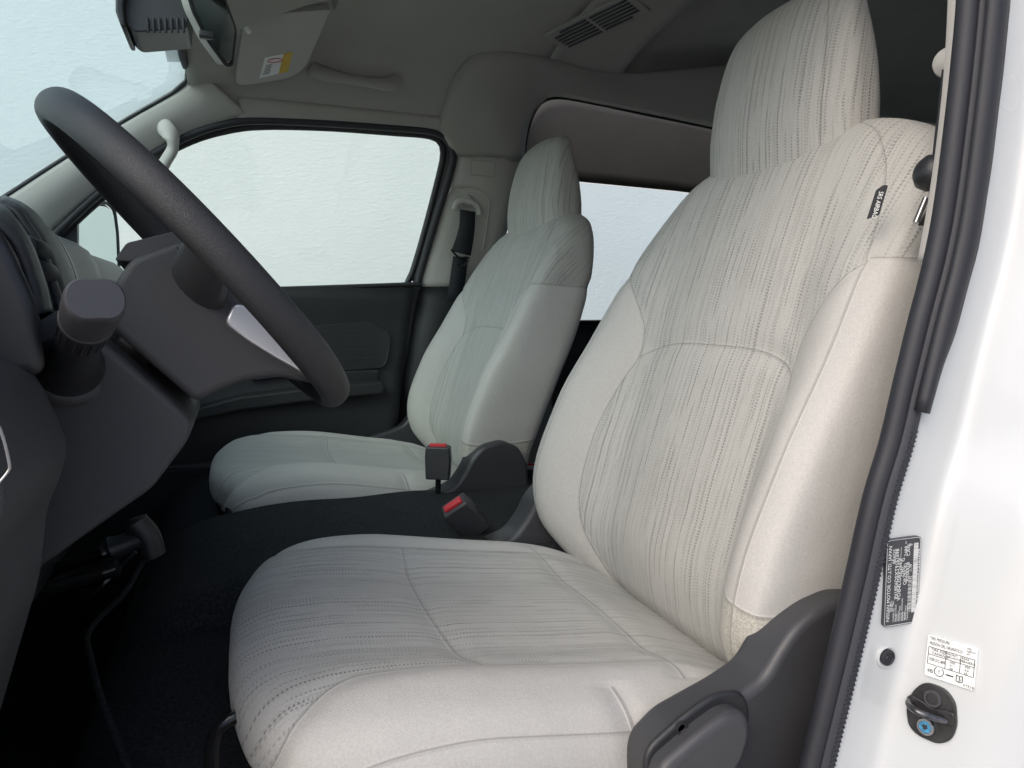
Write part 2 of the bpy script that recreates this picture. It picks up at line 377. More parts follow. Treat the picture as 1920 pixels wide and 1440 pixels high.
# b-pillar trim
pf = [onside(852, 290), onside(838, 350), onside(814, 435), onside(785, 537)]; pr = [p+np.array([.22, .0, .0]) for p in pf]
PA, PB = pol(pf, 24), pol(pr, 24); mk('door_pillar_trim', ribbon(PA, PB, 6, (0, -.012, 0)), M['trim'], VAN, solid=.006)
pl = [onside(785, 537), onside(764, 640), onside(748, 740), onside(738, 900)]
mk('lower_pillar_trim', ribbon(pol(pl, 12), pol([p+np.array([.25, 0, 0]) for p in pl], 12), 4, (0, -.014, 0)), M['trimlow'], VAN, solid=.006)
# rectangular blanking plate outline on the pillar
bp = [onside(885, 300, .016), onside(929, 303, .016), onside(926, 332, .016), onside(882, 328, .016)]
mk('pillar_blanking_plate', tube(pol(bp+[bp[0]], 40), .0009, 5), M['liner'], VAN)
# upper quarter trim
up = [onside(*p, .006) for p in [(822, 244), (832, 200), (845, 160), (862, 130), (885, 107), (915, 98), (950, 98), (1010, 106), (1060, 118), (1110, 131), (1180, 139), (1240, 136), (1320, 128), (1420, 120)]]
lo = [onside(*p, .006) for p in [(838, 262), (848, 280), (856, 290), (890, 294), (930, 297), (976, 300), (982, 275), (988, 240), (998, 208), (1015, 188), (1045, 179), (1120, 192), (1200, 208), (1330, 235), (1480, 268)]]
U_, L_ = spline(up, 80), spline(lo, 80)
mk('quarter_trim', ribbon(U_, L_, 8, (0, -.010, 0)), M['liner'], VAN, solid=.010)
mk('quarter_trim_edge', tube(U_, .0035, 8), M['linerdark'], VAN)
rail = spline([onside(*p, -.004) for p in [(982, 300), (984, 270), (992, 232), (1008, 198), (1030, 184), (1060, 183), (1120, 194), (1200, 211), (1330, 238), (1480, 272)]], 60)
mk('sliding_door_seal', tube(rail, .0065, 8), M['gloss'], VAN)
# windscreen: between the pillars, from the header down to the dash
wt, wb = arr(ws_line[-1]), np.array([-.90, 2.02, -.02])
def mir(p): p = arr(p).copy(); p[..., 1] = 2.44-p[..., 1]; return p
far_edge = spline([p for p in ws_line[::-1]]+[wb], 24); R_ = []
for t in np.linspace(0, 1, 22):
    y = far_edge[:, 1]*(1-t)+(2.44-far_edge[:, 1])*t; bow = 4*t*(1-t); R_.append(np.stack([far_edge[:, 0]-.07*bow*np.linspace(.0, 1, 24), y, far_edge[:, 2]], 1))
R_ = arr(R_)
for ti, t in enumerate(np.linspace(0, 1, 22)):
    yt = R_[ti, 0, 1]; zt_ = roofz(-.088, float(np.interp(yt, [p[0] for p in sec[::-1]], [p[1] for p in sec[::-1]]))); e_ = float(smooth(0, .08, t)*smooth(0, .08, 1-t))
    wgt = np.linspace(1, 0, 24)**1.5; R_[ti, :, 2] += wgt*e_*(zt_-R_[ti, 0, 2]); R_[ti, :, 0] += wgt*e_*(-.091-R_[ti, 0, 0])
mk('windscreen', grid(R_), M['wsglass'], VAN)
mk('windscreen_seal', tube(far_edge, .006, 8), M['rubber'], VAN)
mk('windscreen_seal', tube(R_[:, 0]+np.array([.002, 0, -.006]), .009, 8), M['rubber'], VAN)
# near windscreen pillar (outside the frame, shades the dash)
mk('windscreen_pillar_trim', ribbon(mir(Aw), mir(Al), 8, (0, .018, 0)), M['trim'], VAN, solid=.006)
# floor, footwell, seat platform
prof = [(-.75, -.35), (-.62, -.70), (-.50, -.78), (-.24, -.78), (-.225, -.70), (-.20, -.52), (-.165, -.455), (-.10, -.435), (.1, -.435), (.7, -.435), (.75, -.46), (.78, -.70), (1.2, -.72), (3.5, -.72)]
pp = resample([(a, 0, b) for a, b in prof], 120)
mk('floor_carpet', grid(arr([[p+np.array([0, y, 0]) for p in pp] for y in np.linspace(.43, 2.12, 12)])), M['carpet'], VAN)
# raised carpet tunnel between the seats
rows = []
for x in np.linspace(-.20, .80, 60):
    top = float(terp(x, [-.20, -.17, -.13, -.05, .05, .8], [-.60, -.47, -.425, -.392, -.380, -.388])); yy = []
    for y in np.linspace(.93, 1.43, 24):
        e = smooth(.93, 1.03, y)*(1-smooth(1.39, 1.435, y)); yy.append((x, y, -.62+(top+.62)*e**.35+.0015*math.sin(x*31+y*17)))
    rows.append(yy)
mk('tunnel_carpet', grid(arr(rows)), M['carpet'], VAN)
mat_edge = spline([aty(272, 1045, 1.0), aty(235, 1110, .98), aty(168, 1182, .95), aty(172, 1240, .88), aty(190, 1310, .80), aty(240, 1440, .70), aty(290, 1600, .58)], 60)
mk('carpet_binding', tube(mat_edge, .0035, 8), M['mat'], VAN)
mk('bulkhead', rbox((-.80, 1.22, -.38), (.04, 1.62, .85), .01), M['black'], VAN)
mk('kick_panel', rbox((-.55, .425, -.45), (.56, .03, .75), .01), M['trimlow'], VAN)
mk('door_sill', rbox((.05, .40, -.72), (1.4, .10, .12), .02), M['trimlow'], VAN)
# side and rear walls behind the seats
mk('rear_wall', join(rbox((3.5, 1.22, -.38), (.05, 1.66, .80), .01), rbox((3.5, 1.22, .66), (.05, 1.66, .24), .01), rbox((3.5, .50, .28), (.05, .22, .56), .01), rbox((3.5, 1.94, .28), (.05, .22, .56), .01)), M['linerdark'], VAN)
mk('added_rear_window', rbox((3.51, 1.22, .28), (.006, 1.26, .54), 0), M['rearglass'], VAN, smooth=False)  # unseen window, added to let light into the rear cabin
mk('near_side_wall', join(rbox((2.10, .395, -.38), (2.8, .05, .72), .01), rbox((2.10, .395, .62), (2.8, .05, .30), .01), rbox((.86, .395, .23), (.32, .05, .52), .01), rbox((2.4, .395, .23), (.2, .05, .52), .01), rbox((3.4, .395, .23), (.2, .05, .52), .01)), M['linerdark'], VAN)
mk('added_side_window', rbox((2.15, .39, .23), (2.4, .006, .50), 0), M['privacy'], VAN, smooth=False)  # side glazing added to brighten the cabin behind the seats
# sliding door lining with its window (recessed behind the quarter trim)
SD = thing('sliding_door', 'dark sliding side door with pale window behind the passenger seat', 'door', (1.5, 2.08, -.74))
wtop = [aty(*p, 2.035) for p in [(1040, 335), (1065, 338), (1270, 358), (1480, 385)]]
upx = pol([aty(*p, 2.025) for p in [(966, 312), (974, 262), (984, 232), (1000, 200), (1022, 180), (1060, 176), (1200, 202), (1330, 228), (1480, 262)]], 40)
dnx = pol([aty(*p, 2.04) for p in [(966, 326), (1000, 331), (1040, 335), (1065, 338), (1270, 358), (1480, 385)]], 40)
mk('upper_lining', ribbon(upx, dnx, 8, (0, .012, 0)), M['liningdark'], SD, solid=.008)
wtopc = pol(wtop, 30)
wbot = wtopc.copy(); wbot[:, 2] = -.055; wbot[:, 1] = 2.045; low = wbot.copy(); low[:, 2] = -.74
mk('lower_lining', ribbon(wbot, low, 8), M['trimlow'], SD, solid=.01)
mk('window_seal', tube(wbot+np.array([0, -.006, .004]), .008, 8), M['gloss'], SD)
mk('window', ribbon(wtopc+np.array([0, .02, 0]), wbot+np.array([0, .02, 0]), 3), M['rearglass'], SD)
fr0 = arr([(wtop[0][0]-.12, 2.045, .42), (wtop[0][0]-.12, 2.045, -.74)]); fr1 = fr0+np.array([.125, 0, 0])
mk('front_lining', ribbon(pol(fr0, 12), pol(fr1, 12), 3), M['linerdark'], SD, solid=.008)
xr = wtop[-1][0]
mk('rear_lining', rbox(((xr+3.5)/2, 2.06, .0), (3.5-xr, .03, 1.45), .004), M['linerdark'], SD)

# ---------------------------------------------------------------- near door pillar: painted jamb, seals
sp_px = [(1830, -160), (1825, 0), (1814, 120), (1798, 260), (1779, 400), (1759, 500), (1733, 600), (1704, 720), (1678, 830), (1648, 930), (1614, 1080), (1586, 1200), (1557, 1320), (1528, 1440), (1488, 1620)]
sp = arr([aty(x, y, .42) for x, y in sp_px]); order = np.argsort(sp[:, 2]); spx, spz = sp[order, 0], sp[order, 2]
spz_e = np.concatenate([[-.95], spz, [.75]]); spx_e = np.concatenate([[spx[0]-.12*0-.06], spx, [spx[-1]+.02]])
def x0(z): return terp(z, spz_e, spx_e)
zz = np.linspace(-.95, .74, 130)
jprof = [(.004, .424), (.005, .421), (.006, .418), (.014, .4125), (.030, .4115), (.046, .4095), (.054, .407), (.0585, .402), (.064, .385), (.070, .366), (.0765, .347), (.084, .334), (.10, .318), (.13, .306), (.2, .300), (.42, .298)]
jp = spline([(a, b, 0) for a, b in jprof], 110)[:, :2]
mk('door_jamb', grid(arr([[(x0(z)+a, b+.10*max(0, z-.30)**1.5, z) for a, b in jp] for z in zz])), M['paint'], VAN, angle=None, solid=.003)
zs = np.linspace(-.9, .70, 150)
path = arr([(x0(z)-.002, .422+.10*max(0, z-.30)**1.5, z) for z in zs])
mk('weatherstrip', tube(path+np.array([-.001, 0, 0]), 1, 16, flat=(.009, .0090), up=(.9, .45, 0)), M['rubber'], VAN)
path2 = arr([(x0(z)+.0045, .4135+.10*max(0, z-.30)**1.5, z) for z in zs])
mk('weatherstrip_grip', tube(path2, 1, 10, flat=(.0075, .006), up=(1, .2, 0)), M['ribrub'], VAN)
# ribbed clip edge of the seal, lower half
ribs = []
for z in np.arange(-.50, -.10, .0040):
    ribs.append(rbox((x0(z)+.0042, .4085, z), (.0070, .0028, .0013), 0))
mk('weatherstrip_ribs', join(*ribs), M['ribrub'], VAN, smooth=False, kind='stuff')
# flap covering the upper half, with a frayed lower end
zf = np.linspace(-.085, .70, 70)
fl_a = arr([(x0(z)-.002, .4075+.10*max(0, z-.30)**1.5, z) for z in zf]); wf = .0125*smooth(-.15, .02, zf)+.003
fl_b = arr([(x0(z)-.002+w*1.15, .4075-.006+.10*max(0, z-.30)**1.5, z+.003*math.sin(z*90)) for z, w in zip(zf, wf)])
mk('weatherstrip_flap', ribbon(fl_a, fl_b, 6, (-.003, -.004, 0)), M['rubber'], VAN, solid=.0025)
# edge of the inner pillar trim
tp = spline([aty(*p, .442) for p in [(1786, -150), (1783, 0), (1776, 130), (1763, 260), (1746, 380), (1726, 492)]], 40)
mk('pillar_trim_edge', ribbon(tp+np.array([-.006, -.010, 0]), tp+np.array([.16, .05, 0]), 6), M['trim'], VAN, solid=.014)
mk('pillar_trim_inner', ribbon(tp+np.array([.16, .05, 0]), tp+np.array([.6, .02, 0]), 3), M['linerdark'], VAN, solid=.01)
# frames on the jamb faces
zc = -.235; lean = unit((float(x0(zc+.04)-x0(zc-.04))/.08, 0, 1))
def jpoint(k, z): return np.array([x0(z)+jprof[k][0], jprof[k][1], z])
iA = unit(arr([jprof[5][0]-jprof[3][0], jprof[5][1]-jprof[3][1], 0])); iN = unit(np.cross(iA, lean)); iN = iN if iN[1] < 0 else -iN; iP = jpoint(4, zc)+iN*.0035
oA = unit(arr([jprof[10][0]-jprof[8][0], jprof[10][1]-jprof[8][1], 0])); oN = unit(np.cross(oA, lean)); oN = oN if oN[0] < 0 else -oN; oP = jpoint(9, -.30)+oN*.003
def fit_frame(TL, TR, BR, BL):
    C = (TL+TR+BR+BL)/4; a = unit((TR-TL)+(BR-BL)); b = (TL-BL)+(TR-BR); b = unit(b-a*np.dot(a, b))
    return C, a, b, (np.linalg.norm(TR-TL)+np.linalg.norm(BR-BL))/2, (np.linalg.norm(TL-BL)+np.linalg.norm(TR-BR))/2
# certification label: the lettering runs up the pillar
C, a, b, w, h = fit_frame(*[hit(*p, iP, iN) for p in [(1668, 1010), (1732, 1005), (1712, 1165), (1647, 1178)]])
CL = thing('certification_label', 'black vehicle data label with white lettering and barcode on white door jamb', 'label', C-b*h/2)
N_ = iN; LW, LH = h, w; TA, TB = b, -a; O_ = C+N_*.0012
mk('label_sheet', prism(roundpoly([(-LW/2, -LH/2), (LW/2, -LH/2), (LW/2, LH/2), (-LW/2, LH/2)], .004), C, TA, TB, N_, -.004, .0012), M['plate'], CL)
mk('label_border', tube(arr([O_+TA*p[0]+TB*p[1] for p in roundpoly([(-LW/2+.0008, -LH/2+.0008), (LW/2-.0008, -LH/2+.0008), (LW/2-.0008, LH/2-.0008), (-LW/2+.0008, LH/2-.0008)], .0035)]), .0003, 5, closed=True), M['silver'], CL)
def cl(s, u, v, size, width=None): return text(s, size, O_+TA*((u-.5)*LW)+TB*((.5-v)*LH), TA, TB, N_, M['white'], CL, width=width)
cl('NISSAN MOTOR CO.,LTD. JAPAN', .06, .15, .0047, LW*.86)
cl('型式', .17, .235, .0038); cl('TYPE\nTIPO', .235, .215, .0022); cl('BE6DS', .72, .27, .0045, LW*.16)
cl('CHASSIS NO.\nNO. DE CHASIS', .05, .29, .0022); cl('JN1BE6DSXT9161698', .31, .355, .0047, LW*.58)
cl('MODEL\nMODELO', .05, .375, .0022); cl('VDB4LGRE26EJF-----', .29, .445, .0047, LW*.61)
cl('COLOR, TRIM\nCOLOR, VESTIDURA', .05, .47, .0022); cl('QM1   G', .56, .53, .0045)
cl('ENGINE\nMOTOR', .05, .555, .0022); cl('QR25(DE)', .46, .60, .0045); cl('2488', .79, .60, .0045); cl('cc', .93, .57, .003)
cl('TRANS. AXLE\nTRANS. EJE', .05, .635, .0022); cl('RS5R91B', .50, .675, .0045); cl('CA46', .79, .675, .0045)
cl('PLANT\nPLANTA', .14, .70, .0022); cl('工場', .60, .735, .0036); cl('9', .90, .745, .0045)
cl('日産自動車株式会社', .17, .765, .0048, LW*.38); cl('JN1BE6DSXT9161698', .26, .965, .0032, LW*.60)
bars = []; u_ = .13; rnd = random.Random(4)
while u_ < .93:
    ww = rnd.choice([.003, .003, .006, .009]); bars.append(prism([(0, 0), (ww*LW, 0), (ww*LW, LH*.125), (0, LH*.125)], O_+TA*((u_-.5)*LW)+TB*((.5-.915)*LH), TA, TB, N_, 0, .0003)); u_ += ww+rnd.choice([.003, .003, .005])
mk('barcode', join(*bars), M['white'], CL, smooth=False)
# tyre pressure label
C, a, b, w, h = fit_frame(*[hit(*p, oP, oN) for p in [(1745, 1188), (1837, 1218), (1825, 1293), (1730, 1265)]])
TL_ = thing('tyre_pressure_label', 'small white tyre pressure table label above the door striker', 'label', C-b*h/2)
O_ = C+oN*.0010; N_ = oN
mk('label_sheet', prism(roundpoly([(-w/2, -h/2), (w/2, -h/2), (w/2, h/2), (-w/2, h/2)], .002), C, a, b, N_, -.005, .0008), M['white'], TL_)
def tl(s, u, v, size, width=None): return text(s, size, O_+a*((u-.5)*w)+b*((.5-v)*h), a, b, N_, M['ink'], TL_, width=width)
def tline(u0, v0, u1, v1, th=.00022):
    p, q = [O_+a*((u-.5)*w)+b*((.5-v)*h) for u, v in ((u0, v0), (u1, v1))]; return tube(arr([p, q]), th, 5)
tl('TIRE PRESSURE', .05, .11, .0036, w*.40); tl('PRESIÓN DEL NEUMÁTICO', .05, .23, .0036, w*.66)
tl('kPa\nkgf/cm²\npsi', .80, .09, .0021)
mk('table_lines', join(tline(.04, .29, .96, .29), tline(.04, .70, .96, .70), tline(.04, .29, .04, .70), tline(.96, .29, .96, .70), tline(.40, .29, .40, .70), tline(.69, .29, .69, .70), tline(.04, .47, .96, .47)), M['ink'], TL_)
tl('TIRE SIZE\n TAMAÑO', .09, .36, .0029); tl('FRONT\nDELANTERO', .415, .355, .0023); tl('REAR\nTRASERO', .71, .355, .0023)
tl('195R15C-8PR', .06, .61, .0036, w*.33); tl('400\n4.1\n58', .49, .535, .0026); tl('450\n4.6\n65', .78, .535, .0026)
tl('4B', .05, .90, .0042); tl('5YE1B', .78, .97, .0030); tl('!', .275, .875, .0052)
c0 = O_+a*((.29-.5)*w)+b*((.5-.82)*h)
arc = arr([c0+a*.0034*math.cos(t)+b*.0036*math.sin(t) for t in np.linspace(math.radians(125), math.radians(415), 24)])
mk('tyre_symbol', tube(arc, .0003, 5), M['ink'], TL_); mk('dash_symbol', tline(.43, .83, .58, .83, .0005), M['ink'], TL_)
bk = [(.64, .76), (.70, .78), (.76, .76), (.76, .90), (.70, .92), (.64, .90), (.64, .76)]
mk('book_symbol', join(*[tline(*bk[i], *bk[i+1], .0003) for i in range(6)], tline(.70, .78, .70, .92, .0003)), M['ink'], TL_); tl('i', .72, .88, .0034)
# rubber plug
pc = hit(1663, 1232, iP, iN); RP = thing('jamb_rubber_plug', 'small round black rubber plug in the white door jamb', 'plug', pc-Z*.007)
mk('dimple', lathe(pc-iN*.002, iN, [(0, .0098), (.0021, .0098), (.0026, .0085), (.0015, .007)], 30), M['paint'], RP)
mk('plug_cap', lathe(pc-iN*.001, iN, [(0, .0070), (.0028, .0070), (.0036, .0060), (.0036, .0048), (.0028, .0044), (.0028, .0028), (.0034, .0024), (.0034, .0010), (.0028, .0008)], 30), M['rubber'], RP)
# striker
sc_ = hit(1745, 1337, oP, oN); oB = unit(np.cross(oN, oA)); oB = oB if oB[2] > 0 else -oB
ST = thing('door_striker', 'black steel door striker with wire loop and two star screws', 'striker', sc_-oB*.022)
def hp(px, py): q = hit(px, py, oP, oN)-sc_; return (np.dot(q, oA), np.dot(q, oB))
plate = [hp(*p) for p in [(1735, 1277), (1775, 1292), (1793, 1318), (1796, 1362), (1785, 1388), (1760, 1395), (1722, 1378), (1705, 1360), (1700, 1325), (1712, 1295)]]
mk('plate', prism(roundpoly(plate, .006), sc_, oA, oB, oN, -.004, .0028), M['striker'], ST, bevel=.0008, seg=2)
band = [hp(*p) for p in [(1702, 1306), (1712, 1300), (1733, 1312), (1752, 1326), (1772, 1328), (1794, 1336), (1795, 1352), (1790, 1364), (1768, 1352), (1750, 1346), (1725, 1340), (1704, 1328)]]
mk('rib', prism(roundpoly(band, .003), sc_, oA, oB, oN, .0, .0046), M['striker'], ST, bevel=.0012, seg=2)
for (px, py, m) in [(1752, 1309, 'striker'), (1739, 1361, 'blue')]:
    c_ = hit(px, py, oP, oN); sr = mk('screw', lathe(c_, oN, [(.001, .0072), (.0045, .0072), (.0058, .0062), (.0058, .0048), (.005, .0044)], 26), M['steel'] if m == 'blue' else M['shield'], ST)
    mk('screw_head', lathe(c_, oN, [(.004, .0046), (.0056, .0046)], 24), M['blue'] if m == 'blue' else M['striker'], sr)
    star = [(math.cos(t)*(.0028 if i % 2 == 0 else .0014), math.sin(t)*(.0028 if i % 2 == 0 else .0014)) for i, t in enumerate(np.arange(12)*math.pi/6)]
    mk('star_socket', prism(star, c_, oA, oB, oN, .0052, .0060), M['ink'], sr, smooth=False)
l0, l1 = hit(1716, 1316, oP, oN), hit(1778, 1350, oP, oN); la = unit(l1-l0); L_len = np.linalg.norm(l1-l0)
lp = [l0, l0+oN*.008-la*.002, l0+oN*.016+la*.002, l0+oN*.0195+la*.008, l0+oN*.018+la*L_len*.5, l0+oN*.012+la*(L_len-.006), l0+oN*.006+la*(L_len-.001), l1-oN*.001]
mk('wire_loop', tube(spline(lp, 40), .0028, 12), M['wornsteel'], ST)

# ---------------------------------------------------------------- seats
NFC, NSD = 150, 36     # columns on the front face, on each side; the back takes the rest
def loft(rows, axis, kind):
    """rows of dicts with half width w, centre, half depth; returns verts, faces, uv, pat, seam in seat space"""
    V, Fs, UV, pat, seam, s3 = [], None, [], [], [], []
    vv = 0; prevmid = None
    for rw in rows:
        w, hd, n, e = rw['w'], rw['hd'], rw['n'], 2/rw['n']
        th = np.linspace(-math.pi, math.pi, 1441)[:-1]           # 0 = front centre
        s = w*np.sign(np.sin(th))*np.abs(np.sin(th))**e
        q = hd*np.sign(np.cos(th))*np.abs(np.cos(th))**e         # + = front
        fr = np.clip(q/hd, 0, 1)
        q = q + rw['bol']*smooth(rw.get('b0', .42), rw.get('b1', .86), np.abs(s)/w)*smooth(0, .75, fr) + rw.get('crown', 0)*(1-(s/w)**2)*fr
        c = np.stack([s, q], 1)
        i0, i1 = 720-180, 720+180                                # corners at +-45 deg
        segs = [resample(c[i0:i1+1], NFC+1)[:-1], resample(c[i1:i1+181], NSD+1)[:-1],
                resample(np.concatenate([c[i1+180:], c[:i0-180+1]]), 41)[:-1], resample(c[i0-180:i0+1], NSD+1)[:-1]]
        P = np.concatenate(segs); NC = len(P)
        d_ = np.linalg.norm(np.diff(np.concatenate([P, P[:1]]), axis=0), axis=1); U = np.concatenate([[0], np.cumsum(d_)[:-1]])
        Uc = U[NFC]/2; U = U-Uc; tot = d_.sum(); U = np.where(U > tot/2, U-tot, U)
        mid = np.array([rw['along'], rw['c']])
        if prevmid is not None: vv += np.linalg.norm(mid-prevmid)
        prevmid = mid
        al = rw['along']
        if axis == 'z': pts = np.stack([rw['c']-P[:, 1], P[:, 0], np.full(NC, al)], 1)
        else: pts = np.stack([np.full(NC, al), P[:, 0], rw['c']+P[:, 1]], 1)
        aN = U/Uc
        pd, sd_ = kind(aN, al, U, Uc)
        V.append(pts); UV.append(np.stack([U+.5, np.full(NC, vv)], 1)); pat.append(pd); s3.append(arr(sd_)); seam.append(np.min(np.abs(arr(sd_)), axis=0))
    V = arr(V); v, f = grid(V, cu=True); NC = V.shape[1]
    nr = len(rows); f = f+[tuple(range(NC))[::-1], tuple(range((nr-1)*NC, nr*NC))]
    pat, seam = np.concatenate(pat), np.concatenate(seam)
    # a soft pull-in along the stitched seams
    P3 = V.copy(); du = np.roll(P3, -1, 1)-np.roll(P3, 1, 1); dv = np.gradient(P3, axis=0); nn = np.cross(du, dv)
    ln = np.linalg.norm(nn, axis=2, keepdims=True); nn = nn/np.maximum(ln, 1e-9)
    ctr = P3.mean(axis=(0, 1)); sg = np.sign(np.sum(nn*(P3-ctr))); nn = (nn*sg).reshape(-1, 3)
    sab = np.concatenate(s3, axis=1); dent = .0036*np.exp(-(np.min(np.abs(sab[:2]), axis=0)/.016)**2)+.0010*np.exp(-(sab[2]/.010)**2)
    v = v-nn*dent[:, None]
    return v, f, np.concatenate(UV), pat, np.concatenate(s3, axis=1)
def k_back(a, z, U, Uc):
    A = terp(z, [-.60, -.40, -.30, -.20, -.11, -.075, -.04, 0., .035, .052, .3], [.64, .66, .70, .70, .65, .615, .645, .76, .92, 1.02, 1.10])
    ab = np.abs(a); side = ab > 1; one = np.ones_like(a); dA = (A-ab)*Uc
    bz = .052-.012*np.clip((ab-1)*1.2, 0, 1); arcz = -.050-.026*np.abs(a/.61)**4
    s1 = dA if z < .052 else one
    s2 = np.where(ab < A, z-arcz, one) if z < .05 else one; s2 = np.where(side, z-bz, s2)
    pd = dA if z < .052 else one*.05; pd = np.where(side, z-bz, pd)
    ft = np.minimum(-.288-z-.03*np.clip(ab-1, 0, 1)+.05*np.clip(ab-1.3, 0, 1), (-a-.84-.03*smooth(-.32, -.38, z))*Uc)
    return pd, [s1, s2, (ab-1)*Uc, ft]
def k_head(a, z, U, Uc):
    one = np.ones_like(a); return one*.05, [one, one, (np.abs(a)-.93)*Uc, -one]
def k_cush(a, x, U, Uc):
    ab = np.abs(a); one = np.ones_like(a); dA = .176+.050*smooth(.09, -.02, x)-np.abs(U); A = (.176+.050*smooth(.09, -.02, x))/Uc
    t1, t2 = .192+.008*(a/.7)**2, .425-.01*(a/.7)**2
    s2 = np.where(np.abs(x-t1) < np.abs(x-t2), np.where(ab < A, x-t1, one), np.where(ab < 1, x-t2, one))
    s2 = np.where(ab > 1, x-.316-.02*(ab-1), s2)
    return dA, [dA, s2, np.abs(U)-np.maximum(Uc*(1+.38*smooth(.18, -.02, x)), .27), -one]
def rows_from(keys, tab, n):
    t = np.linspace(0, 1, n); ks = arr(tab[0]); u = ks[0]+(ks[-1]-ks[0])*(1-np.cos(t*math.pi))*.5*.35+(ks[-1]-ks[0])*t*.65
    return [dict(zip(keys, [float(terp(x, ks, arr(c))) for c in tab])) for x in u]
def back_geo():
    zk = [-.485, -.470, -.44, -.40, -.34, -.25, -.15, -.05, .03, .10, .15, .185, .21, .228, .234]
    xf = [.590, .565, .538, .516, .508, .527, .558, .590, .614, .638, .657, .673, .692, .715, .735]
    w = [.11, .18, .220, .248, .267, .279, .281, .275, .265, .254, .239, .213, .172, .11, .05]
    th = [.01, .04, .06, .075, .090, .100, .112, .118, .118, .112, .104, .094, .076, .042, .01]
    bo = [0, .004, .016, .040, .072, .092, .084, .058, .036, .018, .008, .004, 0, 0, 0]
    R = rows_from(['along', 'xf', 'w', 'th', 'bol'], [zk, xf, w, th, bo], 190)
    for r_ in R: r_['hd'] = r_['th']/2; r_['c'] = r_['xf']+r_['hd']; r_['n'] = 3.0+2.4*float(smooth(-.47, -.36, r_['along'])*(1-smooth(.02, .19, r_['along']))); r_['b0'] = .46; r_['b1'] = .90
    return loft(R, 'z', k_back)
def head_geo():
    zk = [.13, .15, .19, .24, .29, .33, .365, .39, .407, .417, .420]
    xf = [.70, .688, .680, .678, .682, .689, .697, .706, .717, .730, .742]
    w = [.11, .127, .136, .137, .134, .128, .119, .108, .091, .062, .022]
    th = [.06, .078, .090, .090, .082, .069, .055, .045, .035, .020, .006]
    R = rows_from(['along', 'xf', 'w', 'th'], [zk, xf, w, th], 100)
    for r_ in R: r_['hd'] = r_['th']/2; r_['c'] = r_['xf']+r_['hd']; r_['n'] = 3.6; r_['bol'] = 0; r_['crown'] = .008
    return loft(R, 'z', k_head)
def cush_geo(nose=0.):
    xk = [-.0245, -.0225, -.018, -.012, -.002, .010, .030, .07, .12, .19, .30, .42, .52, .56]
    zt = [-.378, -.362, -.351, -.345, -.340, -.336, -.333, -.334, -.340, -.353, -.371, -.390, -.425, -.44]
    w = [.035, .072, .108, .138, .172, .202, .232, .253, .262, .267, .268, .265, .257, .24]
    hh = [.012, .035, .055, .068, .085, .098, .112, .13, .14, .15, .16, .16, .15, .12]
    bo = [0, 0, 0, .001, .003, .006, .012, .022, .030, .036, .034, .030, .022, .0]
    xk = [x+nose*(1-float(smooth(0, .2, x))) for x in xk]
    R = rows_from(['along', 'zt', 'w', 'h', 'bol'], [xk, zt, w, hh, bo], 190)
    for r_ in R: r_['hd'] = r_['h']/2; r_['c'] = r_['zt']-r_['hd']; r_['n'] = 3.3; r_['b0'] = .35; r_['b1'] = .80
    return loft(R, 'x', k_cush)
G_back, G_head, G_cush, G_cushP = back_geo(), head_geo(), cush_geo(), cush_geo(-.050)
shield_out = roundpoly([(.297, -.56), (.294, -.392), (.299, -.367), (.322, -.349), (.378, -.333), (.408, -.321), (.423, -.300), (.440, -.281), (.462, -.268), (.492, -.261), (.524, -.266), (.548, -.285), (.560, -.33), (.575, -.45), (.58, -.56)], .01)*np.array([1.045, 1.035])
shield_in = roundpoly([(.28, -.53), (.29, -.408), (.350, -.390), (.405, -.372), (.427, -.345), (.442, -.316), (.468, -.291), (.510, -.282), (.550, -.300), (.570, -.340), (.58, -.45), (.58, -.53)], .012)
